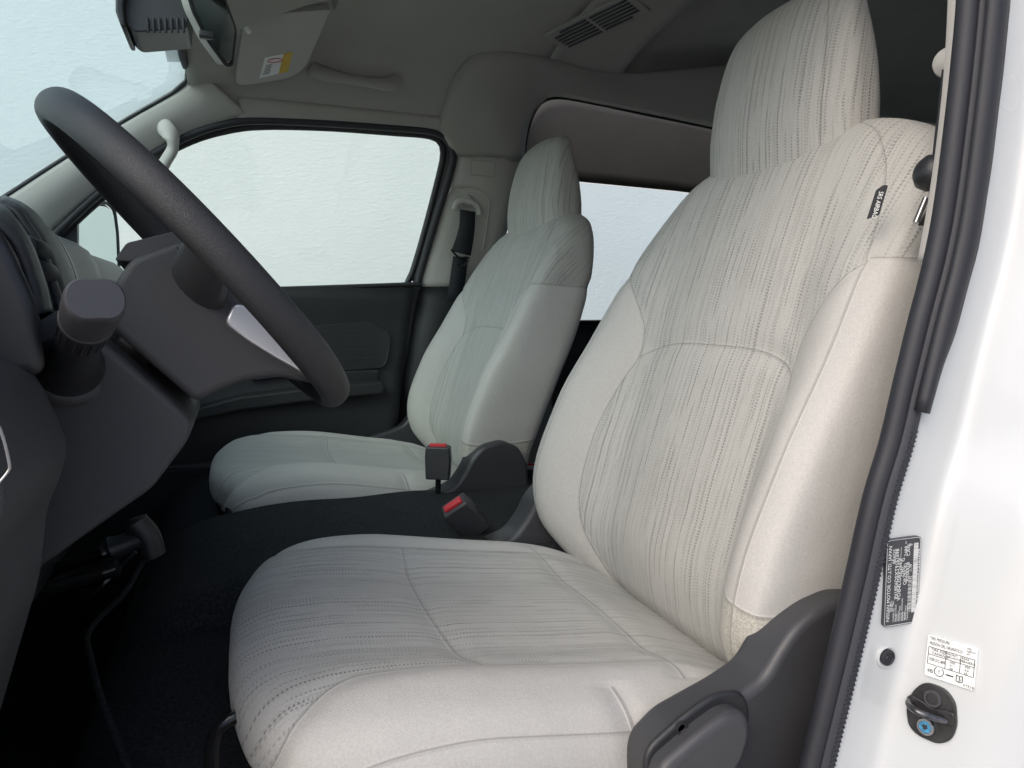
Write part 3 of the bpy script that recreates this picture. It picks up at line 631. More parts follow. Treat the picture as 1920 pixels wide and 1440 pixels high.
def seat(yc, label, out_sign, nose, cush, grp):
    S = thing('front_seat', label, 'seat', (.3, yc, -.56), grp); T = np.array([0, yc, 0])
    for nm, g in (('cushion', cush), ('backrest', G_back), ('headrest', G_head)):
        v, f, uv, pa, se = g; v = v.copy()
        if out_sign > 0 and nm != 'cushion':
            v[:, 1] *= 1.12 if nm == 'headrest' else 1.06; v[:, 0] += np.maximum(0, v[:, 0]-.66)*.25
        T = np.array([0, yc+(.028 if nm == 'headrest' and out_sign < 0 else 0), 0]); mk(nm, (v+T, f), M['fabric'], S, angle=None, uv=uv, attrs={'pat': pa, 'seam_a': se[0], 'seam_b': se[1], 'seam_c': se[2], 'felt': se[3]})
    # frame under the cushion, slide rails
    mk('seat_frame', rbox((.26, yc, -.515), (.48, .44, .05), .008), M['black'], S)
    for q in (-1, 1): mk('slide_rail', rbox((.26, yc+q*.19, -.548), (.56, .045, .026), .004), M['gloss'], S)
    yo, yi = yc+out_sign*.266, yc-out_sign*.266
    mk('outer_side_cover', side_prism(shield_out, yo-out_sign*.012, yo+out_sign*.035), M['shield'], S, bevel=.012, seg=5)
    mk('inner_side_cover', side_prism(shield_in, yi+out_sign*.015, yi-out_sign*.044), M['shield'], S, bevel=.010, seg=5)
    # recliner lever on the outer cover, over a dark plate that paints in a scoop's shade
    ye = yo+out_sign*.035
    lev = roundpoly([(.303, -.375), (.345, -.352), (.372, -.341), (.392, -.346), (.397, -.362), (.392, -.385), (.372, -.410), (.33, -.44), (.303, -.44)], .012)
    mk('recline_lever', side_prism(lev, ye-out_sign*.004, ye+out_sign*.020), M['shield'], S, bevel=.007, seg=4)
    scoop = roundpoly([(.300, -.368), (.343, -.343), (.374, -.331), (.400, -.336), (.409, -.358), (.404, -.392), (.384, -.425), (.35, -.455), (.300, -.455)], .014)
    mk('scoop_shade_plate', side_prism(scoop, ye-out_sign*.004, ye+out_sign*.003), M['black'], S, bevel=.003, seg=3)
    pv = mk('lever_pivot', lathe((.335, ye+out_sign*.002, -.3545), (0, out_sign, 0), [(0, .006), (.003, .006), (.003, .004), (.001, .0035)], 20), M['ink'], S)
    # slide release bar
    bar = spline([(.08, yc-.11, -.41), (-.005, yc-.11, -.378), (-.030, yc-.115, -.382), (-.037, yc-.135, -.388), (-.034, yc-.19, -.400), (-.030, yc-.245, -.41), (-.01, yc-.265, -.415), (.08, yc-.265, -.44)], 60)
    mk('slide_release_bar', tube(bar, .0065, 10), M['gloss'], S)
    return S
DS = seat(.765, 'nearer grey patterned fabric front seat with airbag tag, beside the white door jamb', -1, 0, G_cush, 'front seats')
PS = seat(1.665, 'farther grey patterned fabric front seat, beside the closed passenger door', 1, 0, G_cushP, 'front seats')
# airbag tag on the near seat's outer front seam
t0, t1 = aty(1648, 344, .522), aty(1630, 408, .522); tu = unit(t0-t1); ta = unit(np.cross(tu, unit(-t0))); ta = ta if ta[0] > 0 else -ta
tn = unit(np.cross(ta, tu)); tn = tn if np.dot(tn, t0) < 0 else -tn; th_ = np.linalg.norm(t0-t1)
tg = [(-.002, -.002), (.008, .004), (.0085, th_-.001), (.0045, th_-.001), (-.001, th_-.007)]
AT = mk('airbag_tag', prism(roundpoly(tg, .0012), t1, ta, tu, tn, -.0006, .0006), M['webbing'], DS, label='black SRS AIRBAG tag sewn in the seam')
text('SRS AIRBAG', .0058, t1+tu*(th_-.008)+ta*.0022, -tu, ta, tn, M['white'], AT, width=th_*.76, lift=.0009)

# ---------------------------------------------------------------- seat belt buckles
def buckle(name, label, top, axis, across, L, W, D, red_face):
    ax = unit(axis); ac = unit(arr(across)-ax*np.dot(across, ax)); nn = np.cross(ax, ac); B_ = thing(name, label, 'buckle', arr(top)-ax*(L+.03), 'front seat belt buckles')
    o_ = [(-W/2, -L), (W/2, -L), (W/2+.002, -L*.35), (W/2, 0), (-W/2, 0), (-W/2-.002, -L*.35)]
    mk('buckle_body', prism(roundpoly(o_, .004), top, ac, ax, nn, -D/2, D/2), M['shield'], B_, bevel=.004, seg=3)
    mk('release_button', rbox(arr(top)+ax*.0005+nn*red_face, (W*.72, .010, D*.42), .0015, ac, ax, nn), M['red'], B_)
    mk('stalk', tube(arr([arr(top)-ax*(L-.005), arr(top)-ax*(L+.045)]), .006, 10, flat=(1, 1)) if False else tube(pol([arr(top)-ax*(L-.005), arr(top)-ax*(L+.045)], 4), .006, 10), M['gloss'], B_)
    return B_
buckle('seat_belt_buckle', 'black buckle tilted forward with bright red button beside the nearer seat', aty(850, 946, 1.070), (-.55, -.22, .62), (.72, -.3, .55), .075, .046, .030, -.002)
buckle('seat_belt_buckle', 'upright black buckle with thin red top beside the farther seat', aty(822, 836, 1.352), (.02, 0, 1), (.9, -.4, 0), .068, .048, .030, -.004)

# ---------------------------------------------------------------- steering wheel and column
wc = np.array([-.028, .76, .040]); ang, psi, WR = math.radians(41.5), math.radians(4.7), .177
wt_ = np.array([math.sin(ang), 0, -math.cos(ang)]); wn0 = np.array([math.cos(ang), 0, math.sin(ang)])
wb_ = Y*math.cos(psi)-wn0*math.sin(psi); wn_ = wn0*math.cos(psi)+Y*math.sin(psi)
SW = thing('steering_wheel', 'black leather-grained steering wheel seen edge-on at the left', 'steering wheel', wc-Z*.15)
ring = arr([wc+WR*(wt_*math.cos(t)+wb_*math.sin(t)) for t in np.arange(120)*2*math.pi/120]); V = []
for i, p in enumerate(ring):
    rad = unit(p-wc); phi = i*2*math.pi/120; g = 1+.05*math.exp(-((phi-math.pi*1.72)/.25)**2)
    V.append([p+(rad*.0132*math.cos(t)+wn_*.0158*math.sin(t))*g for t in np.arange(28)*2*math.pi/28])
mk('rim', grid(arr(V), cu=True, cv=True), M['rim'], SW, angle=None)
mk('rim_seam', tube(arr([p-unit(p-wc)*.0128-wn_*.002 for p in ring]), .0008, 5, closed=True), M['black'], SW)
def wf(n, t, b): return wc+wn_*n+wt_*t+wb_*b
hubp = [(.024, -.012), (.0, -.024), (-.025, -.033), (-.047, -.040), (-.092, -.026), (-.101, .0), (-.098, .088), (-.074, .094), (-.050, .105), (-.030, .120), (-.012, .146), (-.002, .164), (.010, .162), (.020, .12), (.022, .075)]
mk('hub_cover', prism(roundpoly(hubp, .008), wc, wn_, wt_, wb_, -.062, .062), M['dash'], SW, bevel=.014, seg=5)
lid = [(.004, -.032), (-.040, -.052), (-.058, -.047), (-.046, -.036), (.004, -.020)]
mk('pad_lip', prism(roundpoly(lid, .003), wc, wn_, wt_, wb_, -.058, .058), M['dash'], SW, bevel=.003)
# joint line on the side of the hub
mk('hub_joint', tube(spline([wf(-.012, -.024, -.0628), wf(-.024, -.004, -.0630), wf(-.026, .015, -.0630), wf(-.012, .042, -.0630)], 20), .0007, 5), M['shield'], SW)
for sgn in (-1, 1):      # lower spokes
    R2 = []
    for t in np.linspace(0, 1, 14):
        c_ = wf(-.045*(1-t)**1.4-.002, .080+.070*t, sgn*(.014+.038*t)); hw, hd_ = .030-.012*t, .020-.010*t
        th = np.arange(20)*2*math.pi/20
        R2.append([c_+wb_*hw*math.copysign(abs(math.cos(q))**.6, math.cos(q))+unit(wn_+wt_*.3)*hd_*math.copysign(abs(math.sin(q))**.6, math.sin(q)) for q in th])
    v, f = grid(arr(R2), cu=True); mk('spoke', (v, f), M['dash'], SW)
    # side spokes
    R2 = []
    for t in np.linspace(0, 1, 10):
        c_ = wf(-.022*(1-t), .012-.01*t, sgn*(.055+.112*t)); hw, hd_ = .030-.010*t, .016-.004*t
        th = np.arange(16)*2*math.pi/16
        R2.append([c_+wt_*hw*math.cos(q)+wn_*hd_*math.sin(q) for q in th])
    v, f = grid(arr(R2), cu=True); mk('spoke', (v, f), M['dash'], SW)
sil = [(-.030, .052), (-.027, .075), (-.020, .104), (-.010, .138), (.004, .142), (.014, .118), (.008, .07), (-.012, .044)]
mk('spoke_insert', prism(roundpoly(sil, .006), wc, wn_, wt_, wb_, -.072, -.052), M['silver'], SW, bevel=.002)
# column shroud
CS = thing('steering_column_shroud', 'charcoal grained shroud around the steering column behind the wheel', 'column shroud', wf(-.25, .1, 0))
shp = [(-.108, -.042), (-.105, .070), (-.106, .100), (-.122, .108), (-.172, .118), (-.281, .104), (-.40, .085), (-.40, -.07), (-.22, -.060), (-.165, -.050), (-.125, -.045)]
mk('shroud', prism(roundpoly(shp, .008), wc, wn0, wt_, Y, -.078, .078), M['dash'], CS, bevel=.018, seg=5)
mk('column_collar', lathe(wc-wn0*.112, wn0, [(0, .040), (.03, .040)], 30), M['gloss'], CS)
mk('shroud_joint', tube(spline([aty(75, 740, .6815), aty(60, 760, .6815), aty(42, 782, .6815)], 10), .0007, 5), M['ink'], CS)
# lighting stalk
b0, b1 = aty(128, 690, .688), aty(180, 560, .515); ax = unit(b1-b0); LL = np.linalg.norm(b1-b0)
SK = thing('lighting_stalk', 'black stubby lighting stalk with flat knob end on the column', 'stalk', b0-Z*.03)
mk('boot', lathe(b0-ax*.012, ax, [(0, .034), (.012, .034), (.018, .031), (.020, .028)], 36), M['dash'], SK)
mk('stem', lathe(b0, ax, [(0, .0275), (.012, .0265), (.030, .0215), (.050, .0175), (.075, .0155), (LL-.052, .0160)], 36), M['black'], SK)
grip = []
for k in range(18):
    t = k*2*math.pi/18; r1 = unit(np.cross(ax, Z)); r2 = np.cross(ax, r1); dr = r1*math.cos(t)+r2*math.sin(t)
    grip.append(tube(arr([b0+ax*(LL-.085)+dr*.0156, b0+ax*(LL-.054)+dr*.0160]), .0011, 6))
mk('grip_ribs', join(*grip), M['black'], SK, kind='stuff')
mk('ring', lathe(b0+ax*(LL-.053), ax, [(0, .0162), (.001, .0176), (.007, .0178), (.0080, .0166), (.0095, .0166)], 36), M['black'], SK)
r1 = unit(np.cross(ax, Z)); r2 = np.cross(r1, ax)
Rk = []
for hgt, rr, fl in [(.0, .0170, 0), (.010, .0178, .0), (.020, .0182, .5), (.036, .0182, .9), (.042, .0176, 1.0), (.0435, .0162, 1.0)]:
    row = []
    for t in np.arange(48)*2*math.pi/48:
        q = rr*(1-.22*fl*(abs(math.sin(t))**6)); row.append(b0+ax*(LL-.0435+hgt)+q*(r1*math.cos(t)+r2*math.sin(t)))
    Rk.append(row)
v, f = grid(arr(Rk), cu=True); mk('knob', (v, f+[tuple(range(5*48, 6*48))]), M['shield'], SK)

# ---------------------------------------------------------------- dashboard
DB = thing('dashboard', 'charcoal dashboard with round air vents at the left edge', 'dashboard', (-.5, 1.2, -.6))
dp = [(-.92, .0), (-.55, .085), (-.33, .112), (-.255, .112), (-.222, .098), (-.203, .072), (-.192, .030), (-.188, -.03), (-.20, -.11), (-.235, -.20), (-.31, -.26), (-.42, -.30), (-.5, -.5), (-.62, -.72)]
dpp = spline([(a_, 0, b_) for a_, b_ in dp], 70)
Rr = []
for y in np.concatenate([np.linspace(.46, .9, 6), np.linspace(.93, 1.98, 24)]):
    k = -.022; Rr.append([p+np.array([k*math.exp(-((p[2]-.04)/.10)**2)-.03*(y > 1.4), y, 0]) for p in dpp])
mk('main_panel', grid(arr(Rr)), M['dash'], DB)
hood = [(-.60, .080), (-.26, .112), (-.200, .104), (-.168, .080), (-.146, .045), (-.132, .0), (-.130, -.05), (-.60, -.06)]
v, f = side_prism(roundpoly(hood, .012), .0, .30); sh = v[:, 1].copy(); v[:, 0] -= sh*.24; v[:, 1] += .585
mk('instrument_hood', (v, f), M['black'], DB, bevel=.012, seg=4)
def crescent(name, A_, ya, B_, yb, mat, par, bl=(0, 0, 0)):
    return mk(name, ribbon(spline([aty(*p, ya) for p in A_], 30), spline([aty(*p, yb) for p in B_], 30), 6, bl), mat, par, solid=.005)
c_in = [(-40, 408), (0, 429), (31, 462), (52, 516), (71, 590)]; c_near = [(-40, 372), (0, 388), (21, 410), (42, 443), (62, 485), (83, 547), (94, 596)]
c_fin = [(0, 378), (33, 393), (52, 420), (71, 447), (90, 489), (104, 533), (118, 580)]; c_out = [(0, 374), (33, 386), (62, 401), (78, 421), (99, 441), (118, 472), (134, 510), (146, 560)]
crescent('hood_rim', c_in, .70, c_near, .76, M['dash'], DB, (.004, 0, .004))
ve = crescent('air_vent', c_near, .80, c_fin, .90, M['ink'], DB, (-.012, 0, -.006))
crescent('vent_fin', [(x-9, y+4) for x, y in c_fin], .885, c_fin, .90, M['dash'], ve, (.002, 0, .002))
for q, (px, py) in enumerate([(56, 462), (70, 505)]):
    c_ = aty(px, py, .86); mk('vent_barrel', lathe(c_+np.array([-.004, 0, 0]), (.15, 1, -.1), [(0, .010), (.003, .012), (.035, .012), (.037, .010)], 24), M['black'], ve)
crescent('vent_bezel_outer', c_fin, .92, c_out, 1.02, M['dash'], DB, (.004, 0, .004))
crescent('dash_side_rib', c_out, 1.04, [(x+6, y+8) for x, y in c_out], 1.10, M['black'], DB, (.002, 0, 0))
# knee trim at the driver's outer side
kn = [(-.60, -.02), (-.16, -.03), (-.138, -.050), (-.127, -.083), (-.122, -.102), (-.127, -.124), (-.138, -.148), (-.146, -.20), (-.19, -.34), (-.60, -.40)]
mk('knee_panel', side_prism(roundpoly(kn, .01), .44, .60), M['dash'], DB, bevel=.02, seg=5)
kc = spline([aty(-18, 770, .437), aty(3, 812, .437), aty(17, 868, .437), aty(15, 884, .437), aty(-8, 912, .437)], 24)
mk('vent_bezel', tube(kc, .0008, 8), M['steel'], DB)
mk('centre_stack', side_prism(roundpoly([(-.60, .02), (-.185, .015), (-.165, -.04), (-.18, -.16), (-.25, -.30), (-.60, -.34)], .02), 1.02, 1.42), M['black'], DB, bevel=.012)
mk('under_cover', rbox((-.40, .98, -.30), (.36, .9, .05), .01), M['black'], DB)

# ---------------------------------------------------------------- pull-type parking brake and rods below the dash
HB = thing('parking_brake', 'black T-shaped pull handle of the parking brake below the dash', 'handbrake', aty(200, 1100, .95))
g0, g1, g2 = aty(205, 1032, .95), aty(258, 1010, .95), aty(30, 1092, .98)
mk('rod', tube(pol([g2, g0], 6), .0075, 12), M['gloss'], HB)
mk('rod_ferrule', lathe(g0-unit(g1-g0)*.006, g1-g0, [(0, .0125), (.012, .0125), (.013, .0105)], 24), M['steel'], HB)
mk('handle_stem', lathe(g0, g1-g0, [(0, .0150), (.004, .0165), (.010, .0135), (.032, .0125), (.05, .013)], 24), M['black'], HB)
h0, h1 = aty(254, 978, .95), aty(288, 1040, .95); hm = (h0+h1)/2+np.array([.004, 0, .002])
mk('handle_grip', tube(spline([h0-unit(h1-h0)*.005, h0, hm, h1, h1+unit(h1-h0)*.005], 30), np.concatenate([[.004, .010], np.full(26, .0145), [.010, .004]]), 18), M['black'], HB)
mk('guide_rod', tube(pol([aty(-40, 1150, .93), aty(205, 1065, .92)], 6), .010, 14), M['gloss'], HB)
mk('guide_clip', lathe(aty(196, 1068, .92), aty(220, 1060, .92)-aty(196, 1068, .92), [(0, .0125), (.014, .0125)], 20), M['gloss'], HB)
mk('bracket', rbox(aty(40, 1092, .97), (.03, .03, .025), .003), M['shield'], HB)
mk('cable', tube(spline([aty(255, 1035, 1.0), aty(225, 1065, 1.0), aty(195, 1095, .98), aty(180, 1112, .98)], 20), .0022, 8), M['steel'], HB)

# ---------------------------------------------------------------- far front door
FD = thing('passenger_door', 'closed far front door with black lining and clear window', 'door', (-.1, 2.02, -.74))
zd = np.linspace(-.80, .052, 30)
edge_x = np.interp(zd, [-.74, -.40, -.1, .065], [.36, .40, .452, .476])
R3 = []
for z, xe in zip(zd, edge_x):
    yb = 1.985-.012*math.exp(-((z-.03)/.04)**2)-.035*float(smooth(-.20, -.30, z)); R3.append([(x, yb, z) for x in np.linspace(-.75, xe, 40)])
mk('door_lining', grid(arr(R3)), M['doorpanel'], FD, solid=.012)
mk('door_skin', rbox((-.13, 2.09, -.37), (1.2, .03, .78), .01), M['paint'], FD)
mk('sill_strip', tube(pol([aty(200, 552, 1.985), aty(560, 541, 1.985), aty(790, 533, 1.985)], 30), 1, 10, flat=(.007, .012)), M['doorpanel'], FD)
mk('sill_corner', rbox(aty(771, 537, 2.0), (.05, .03, .022), .004), M['doorpanel'], FD)
mk('door_edge', tube(spline([aty(777, 545, 2.0), aty(763, 640, 2.0), aty(748, 720, 2.0), aty(738, 800, 2.0), aty(732, 860, 2.0)], 24), .0022, 6), M['silver'], FD)
ins = [aty(*p, 1.972) for p in [(470, 630), (600, 612), (690, 602), (727, 622), (730, 640), (724, 678), (716, 688), (600, 697), (470, 712)]]
ins2 = roundpoly([(p[0], p[2]) for p in ins], .012)
mk('insert_edge', tube(arr([(p[0], 1.971, p[1]) for p in ins2]), .0035, 8, closed=True), M['ink'], FD)
mk('lining_insert', side_prism(ins2, 1.968, 1.985), M['trimlow'], FD, bevel=.003)
dots = []
for i in range(26):
    for j in range(9):
        dots.append(rbox((.10+i*.0105+(j % 2)*.005, 1.9672, -.160+j*.0125), (.0045, .0016, .0045), 0))
mk('insert_dimples', join(*dots), M['doorpanel'], FD, smooth=False, kind='stuff')
ar = [aty(*p, 1.95) for p in [(330, 772), (450, 740), (600, 722), (715, 712), (712, 735), (600, 745), (450, 765), (340, 790)]]
mk('armrest', side_prism(roundpoly([(p[0], p[2]) for p in ar], .01), 1.90, 1.985), M['doorpanel'], FD, bevel=.010, seg=4)
mk('pull_pocket', side_prism(roundpoly([(p[0], p[2]) for p in [aty(560, 700, 1.97), aty(712, 692, 1.97), aty(706, 735, 1.97), aty(560, 745, 1.97)]], .01), 1.962, 1.985), M['doorpanel'], FD, bevel=.006)
mk('map_pocket', side_prism(roundpoly([(-.55, -.70), (.33, -.70), (.36, -.50), (.28, -.42), (-.1, -.40), (-.55, -.42)], .03), 1.93, 1.985), M['doorpanel'], FD, bevel=.015, seg=4)
mk('sill_highlight', tube(pol([aty(300, 876, 1.93), aty(400, 876, 1.93)], 4), .0025, 6), M['shield'], FD)
win = [(60, 520), (110, 448), (190, 372), (270, 312), (355, 266), (430, 244), (500, 237), (620, 240), (740, 249), (800, 254), (824, 264), (831, 285), (826, 318), (800, 420), (780, 490), (768, 522), (750, 536), (600, 542), (300, 552)]
wp = [onside(x, y, -.02) for x, y in win]; wpt = spline(wp[:-1], 90)
mk('window_frame', tube(wpt, .0095, 10), M['black'], FD)
su = spline([onside(x, y, -.008) for x, y in strip_px[1:17]], 90); mk('window_surround', ribbon(su, spline(wp[:16], 90), 4), M['black'], FD, solid=.004)
cx_ = arr(wp).mean(0); gl = spline(wp, 90, closed=True); gv = np.concatenate([gl, [cx_]]); gv[:, 1] = [ys(z)+.022 for z in gv[:, 2]]
mk('window', (gv, [(i, (i+1) % 90, 90) for i in range(90)]), M['sideglass'], FD)
# sail panel and exterior mirror
sail = [onside(*p, -.012) for p in [(88, 540), (100, 470), (145, 420), (145, 560)]]
mk('mirror_sail', (arr(sail+[p+np.array([0, .02, 0]) for p in sail]), [(0, 1, 2, 3), (7, 6, 5, 4), (0, 4, 5, 1), (1, 5, 6, 2), (2, 6, 7, 3), (3, 7, 4, 0)]), M['black'], FD, smooth=False)
EM = thing('exterior_mirror', 'black framed exterior door mirror outside the far window', 'mirror', aty(180, 570, 2.22))
mo = [(142, 415), (150, 395), (170, 384), (198, 388), (210, 400), (216, 440), (220, 500), (218, 560), (205, 590), (150, 590), (142, 570)]
mc = aty(180, 480, 2.22); mA = unit((.55, .83, 0)); mB = unit((.05, 0, 1)); mN = unit(np.cross(mA, mB)); mN = mN if np.dot(mN, -mc) > 0 else -mN
def mp2(px, py, sc=1.): q = hit(px, py, mc, mN)-mc; return (np.dot(q, mA)*sc, np.dot(q, mB)*sc)
m_in = roundpoly([mp2(*p) for p in mo], .012); m_out = roundpoly([mp2(*p, 1.08) for p in mo], .014)
mk('mirror_housing', prism(m_out, mc, mA, mB, mN, -.09, -.002), M['black'], EM, bevel=.015, seg=4)
mk('mirror_rim', tube(arr([mc+mA*p[0]+mB*p[1] for p in m_out]), .005, 8, closed=True), M['black'], EM)
mk('mirror_glass', prism(m_in, mc, mA, mB, mN, -.003, .001), M['mirror'], EM, smooth=False)
mk('mirror_arm', tube(pol([mc-mA*.02-mB*.08, np.array([-.42, 2.06, -.02])], 5), .022, 12), M['black'], EM)

# ---------------------------------------------------------------- grab handles
def grab(label, pts, r, m, plates, grp='beige grab handles'):
    G = thing('grab_handle', label, 'grab handle', arr(pts[len(pts)//2])-Z*.03, grp)
    P = spline(pts, 40); rr = r*(1+.18*np.cos(np.linspace(0, 2*math.pi, 40))); mk('grip', tube(P, rr, 14, flat=(1, .75), up=(0, .3, 1)), m, G)
    for p, nn in plates: mk('mount', rbox(arr(p), (.030, .010, .036), .004, unit((.8, 0, .45)), Y, unit((-.45, 0, .8))), m, G)
    return G
grab('beige grab handle curving off the windscreen pillar above the wheel', [onside(305, 238, .012), onside(312, 242, .035), onside(322, 258, .052), onside(324, 278, .055), onside(312, 300, .050), onside(296, 325, .038), onside(280, 342, .014)], .019, M['trim'], [(onside(306, 238, .016), 0)])
grab('long flat beige grab handle on the roof edge above the far window', [onside(588, 128, .012), onside(600, 136, .030), onside(640, 146, .040), onside(690, 154, .040), onside(732, 158, .032), onside(746, 150, .012)], .016, M['liner'], [])

# ---------------------------------------------------------------- sun visor with warning label
SV = thing('sun_visor', 'grey sun visor folded against the roof with white and yellow sticker', 'sun visor', (.1, 1.74, .50))
va, vb2, vc, vd = np.array([.034, 1.62, .607]), np.array([.215, 1.62, .640]), np.array([.168, 1.815, .566]), np.array([.016, 1.815, .522])
VO = (va+vb2+vc+vd)/4; vA = unit(vb2-va+vc-vd); vN = unit(np.cross(vA, vd-va)); vN = vN if vN[2] < 0 else -vN; vB = unit(np.cross(vN, vA)); vB = vB if np.dot(vB, vd-va) > 0 else -vB
vo = [(np.dot(q-VO, vA), np.dot(q-VO, vB)) for q in (va, vb2, vc, vd)]
vo = [vo[0], vo[1], (vo[2][0]+.004, vo[2][1]-.03), (vo[2][0]-.03, vo[2][1]), (vo[3][0]+.03, vo[3][1]+.004), vo[3]]
mk('visor_panel', prism(roundpoly(vo, [.004, .006, .03, .03, .012, .015]), VO, vA, vB, vN, -.010, .007), M['trim'], SV, bevel=.005, seg=4)
def vq(px, py): q = hit(px, py, VO+vN*.0075, vN)-VO; return np.dot(q, vA), np.dot(q, vB)
lb = mk('warning_label', prism([vq(*p) for p in [(497, 108), (532, 101), (522, 138), (486, 147)]], VO, vA, vB, vN, .006, .0078), M['white'], SV, smooth=False)
mk('label_stripe', prism([vq(*p) for p in [(532, 101), (549, 97), (540, 134), (522, 138)]], VO, vA, vB, vN, .006, .0079), M['yellow'], SV, smooth=False)
oc = vq(516, 113); mk('label_symbol', tube(arr([VO+vN*.0082+vA*(oc[0]+.017*math.cos(t))+vB*(oc[1]+.006*math.sin(t)) for t in np.arange(24)*2*math.pi/24]), .0009, 5, closed=True), M['red'], lb)
lines = []
for k in range(7):
    p, q = vq(492+k*1.2, 140-k*3.0), vq(520-k*.2, 133-k*2.2); lines.append(tube(arr([VO+vN*.0081+vA*p[0]+vB*p[1], VO+vN*.0081+vA*(q[0]*.5+p[0]*.5)+vB*(q[1]*.5+p[1]*.5)]), .0006, 4))
mk('label_print', join(*lines), M['shield'], lb); 
mk('pivot_clip', tube(spline([aty(452, 34, 1.60), aty(458, 42, 1.60), aty(463, 54, 1.60), aty(466, 58, 1.62)], 14), .006, 10), M['white'], SV)
# overhead moulding in front of the visor
OM = thing('overhead_console', 'beige overhead moulding at the windscreen header beside the visor', 'overhead console', (.1, 1.35, .55))
om = []
for x in np.linspace(-.085, .33, 30):
    e = float(smooth(-.085, -.04, x)*(1-smooth(.20, .33, x))); row = []
    for y in np.linspace(.78, 1.76, 40):
        ef = e*float(smooth(.78, .86, y)*(1-smooth(1.575, 1.63, y)+.0)); ex = float((1-smooth(1.60, 1.74, y))*smooth(.205, .235, x)*(1-smooth(.24, .34, x)))
        zz_ = np.interp(y, [p[0] for p in sec[::-1]], [p[1] for p in sec[::-1]]); row.append((x, y, roofz(x, float(zz_))+.012-.056*max(ef, .8*ex)))
    om.append(row)
mk('moulding', grid(arr(om)), M['liner'], OM, solid=.004)

# ---------------------------------------------------------------- rear-view mirror with camera module
RM = thing('rear_view_mirror', 'dark interior rear-view mirror at the top of the windscreen', 'mirror', aty(400, 120, 1.20))
rc = aty(398, 25, 1.20); rN = unit((.62, -.74, -.18)); rA = unit(np.cross(Z, rN)); rB = np.cross(rN, rA)
def rq(px, py): q = hit(px, py, rc, rN)-rc; return np.dot(q, rA), np.dot(q, rB)
gm = [rq(*p) for p in [(352, -30), (366, 20), (392, 72), (424, 116), (433, 116), (440, 55), (418, -5), (398, -60), (345, -70)]]
gmr = roundpoly(gm, .006); go = roundpoly([(p[0]*1.07, p[1]*1.07) for p in gm], .008)
mk('mirror_housing', prism(go, rc, rA, rB, rN, -.026, -.002), M['trim'], RM, bevel=.008, seg=4)
mk('mirror_bezel', tube(arr([rc+rA*p[0]+rB*p[1]-rN*.002 for p in go]), .003, 8, closed=True), M['black'], RM)
mk('mirror_glass', prism(gmr, rc, rA, rB, rN, -.004, .0005), M['dimmirror'], RM, smooth=False)
mk('dip_lever', rbox(aty(388, 66, 1.185), (.022, .014, .010), .002), M['black'], RM)
mk('mirror_stem', tube(pol([rc-rN*.02, aty(330, -90, 1.25)], 4), .010, 10), M['black'], RM)
CM = thing('windscreen_camera_box', 'black ribbed camera box behind the rear-view mirror', 'camera box', aty(290, 60, 1.24))
cb = [aty(*p, 1.24) for p in [(222, -40), (226, 16), (240, 52), (254, 62), (352, 55), (360, -40)]]
cb2 = roundpoly([(p[0], p[2]) for p in cb], .006)
mk('box', side_prism(cb2, 1.235, 1.33), M['shield'], CM, bevel=.005)
for k in range(7):
    px = 277+k*11.2; p = aty(px, 47, 1.232); mk('rib', rbox((p[0], 1.234, p[2]), (.0036, .006, .022), .001), M['ink'], CM)
mk('box_cap', side_prism([(p[0], p[2]) for p in [aty(216, -40, 1.22), aty(216, 20, 1.22), aty(226, 48, 1.22), aty(236, 50, 1.22), aty(232, 10, 1.22), aty(240, -40, 1.22)]], 1.22, 1.33), M['black'], CM, bevel=.003)

# ---------------------------------------------------------------- roof air outlet
rz = roofz(.8, .705)
AO = thing('roof_air_vent', 'grey roof air vent with dark slots above the farther seat', 'vent', (.79, 1.55, .68))
zv = .704
def vz(px, py):
    v_ = ray(px, py); z_ = .69
    for _ in range(30):
        p = v_*z_/v_[2]; z_ = .5*z_+.5*float(np.interp(p[1], [q[0] for q in sec[::-1]], [q[1] for q in sec[::-1]]))
    return v_*z_/v_[2]
q = [vz(*p) for p in [(1010, 71), (1075, 82), (1225, 8), (1170, -8)]]
ctr = arr(q).mean(0); vx = unit(q[3]-q[0]); vy = unit(q[1]-q[0]-vx*np.dot(q[1]-q[0], vx)); vnz = unit(np.cross(vx, vy)); vnz = vnz if vnz[2] > 0 else -vnz; LX = np.linalg.norm(q[3]-q[0]); LY = np.linalg.norm(q[1]-q[0])
mk('vent_plate', prism(roundpoly([(-LX/2, -LY/2), (LX/2, -LY/2), (LX/2, LY/2), (-LX/2, LY/2)], .008), ctr, vx, vy, vnz, -.008, .012), M['liner'], AO, bevel=.003)
for j in range(6):
    for i in range(2):
        yy = (-.36+j*.144)*LY; off = (j-2.5)*.012*LX; xa, xb = ((-.43, -.02) if i == 0 else (.02, .43))
        if (i == 0 and j == 0) or (i == 1 and j == 5): xa, xb = (xa+.1, xb) if i == 0 else (xa, xb-.1)
        mk('vent_slot', rbox(ctr+vx*((xa+xb)/2*LX)+vy*yy-vnz*.0085, ((xb-xa)*LX, LY*.062, .004), .0008, vx, vy, vnz), M['ink'], AO)

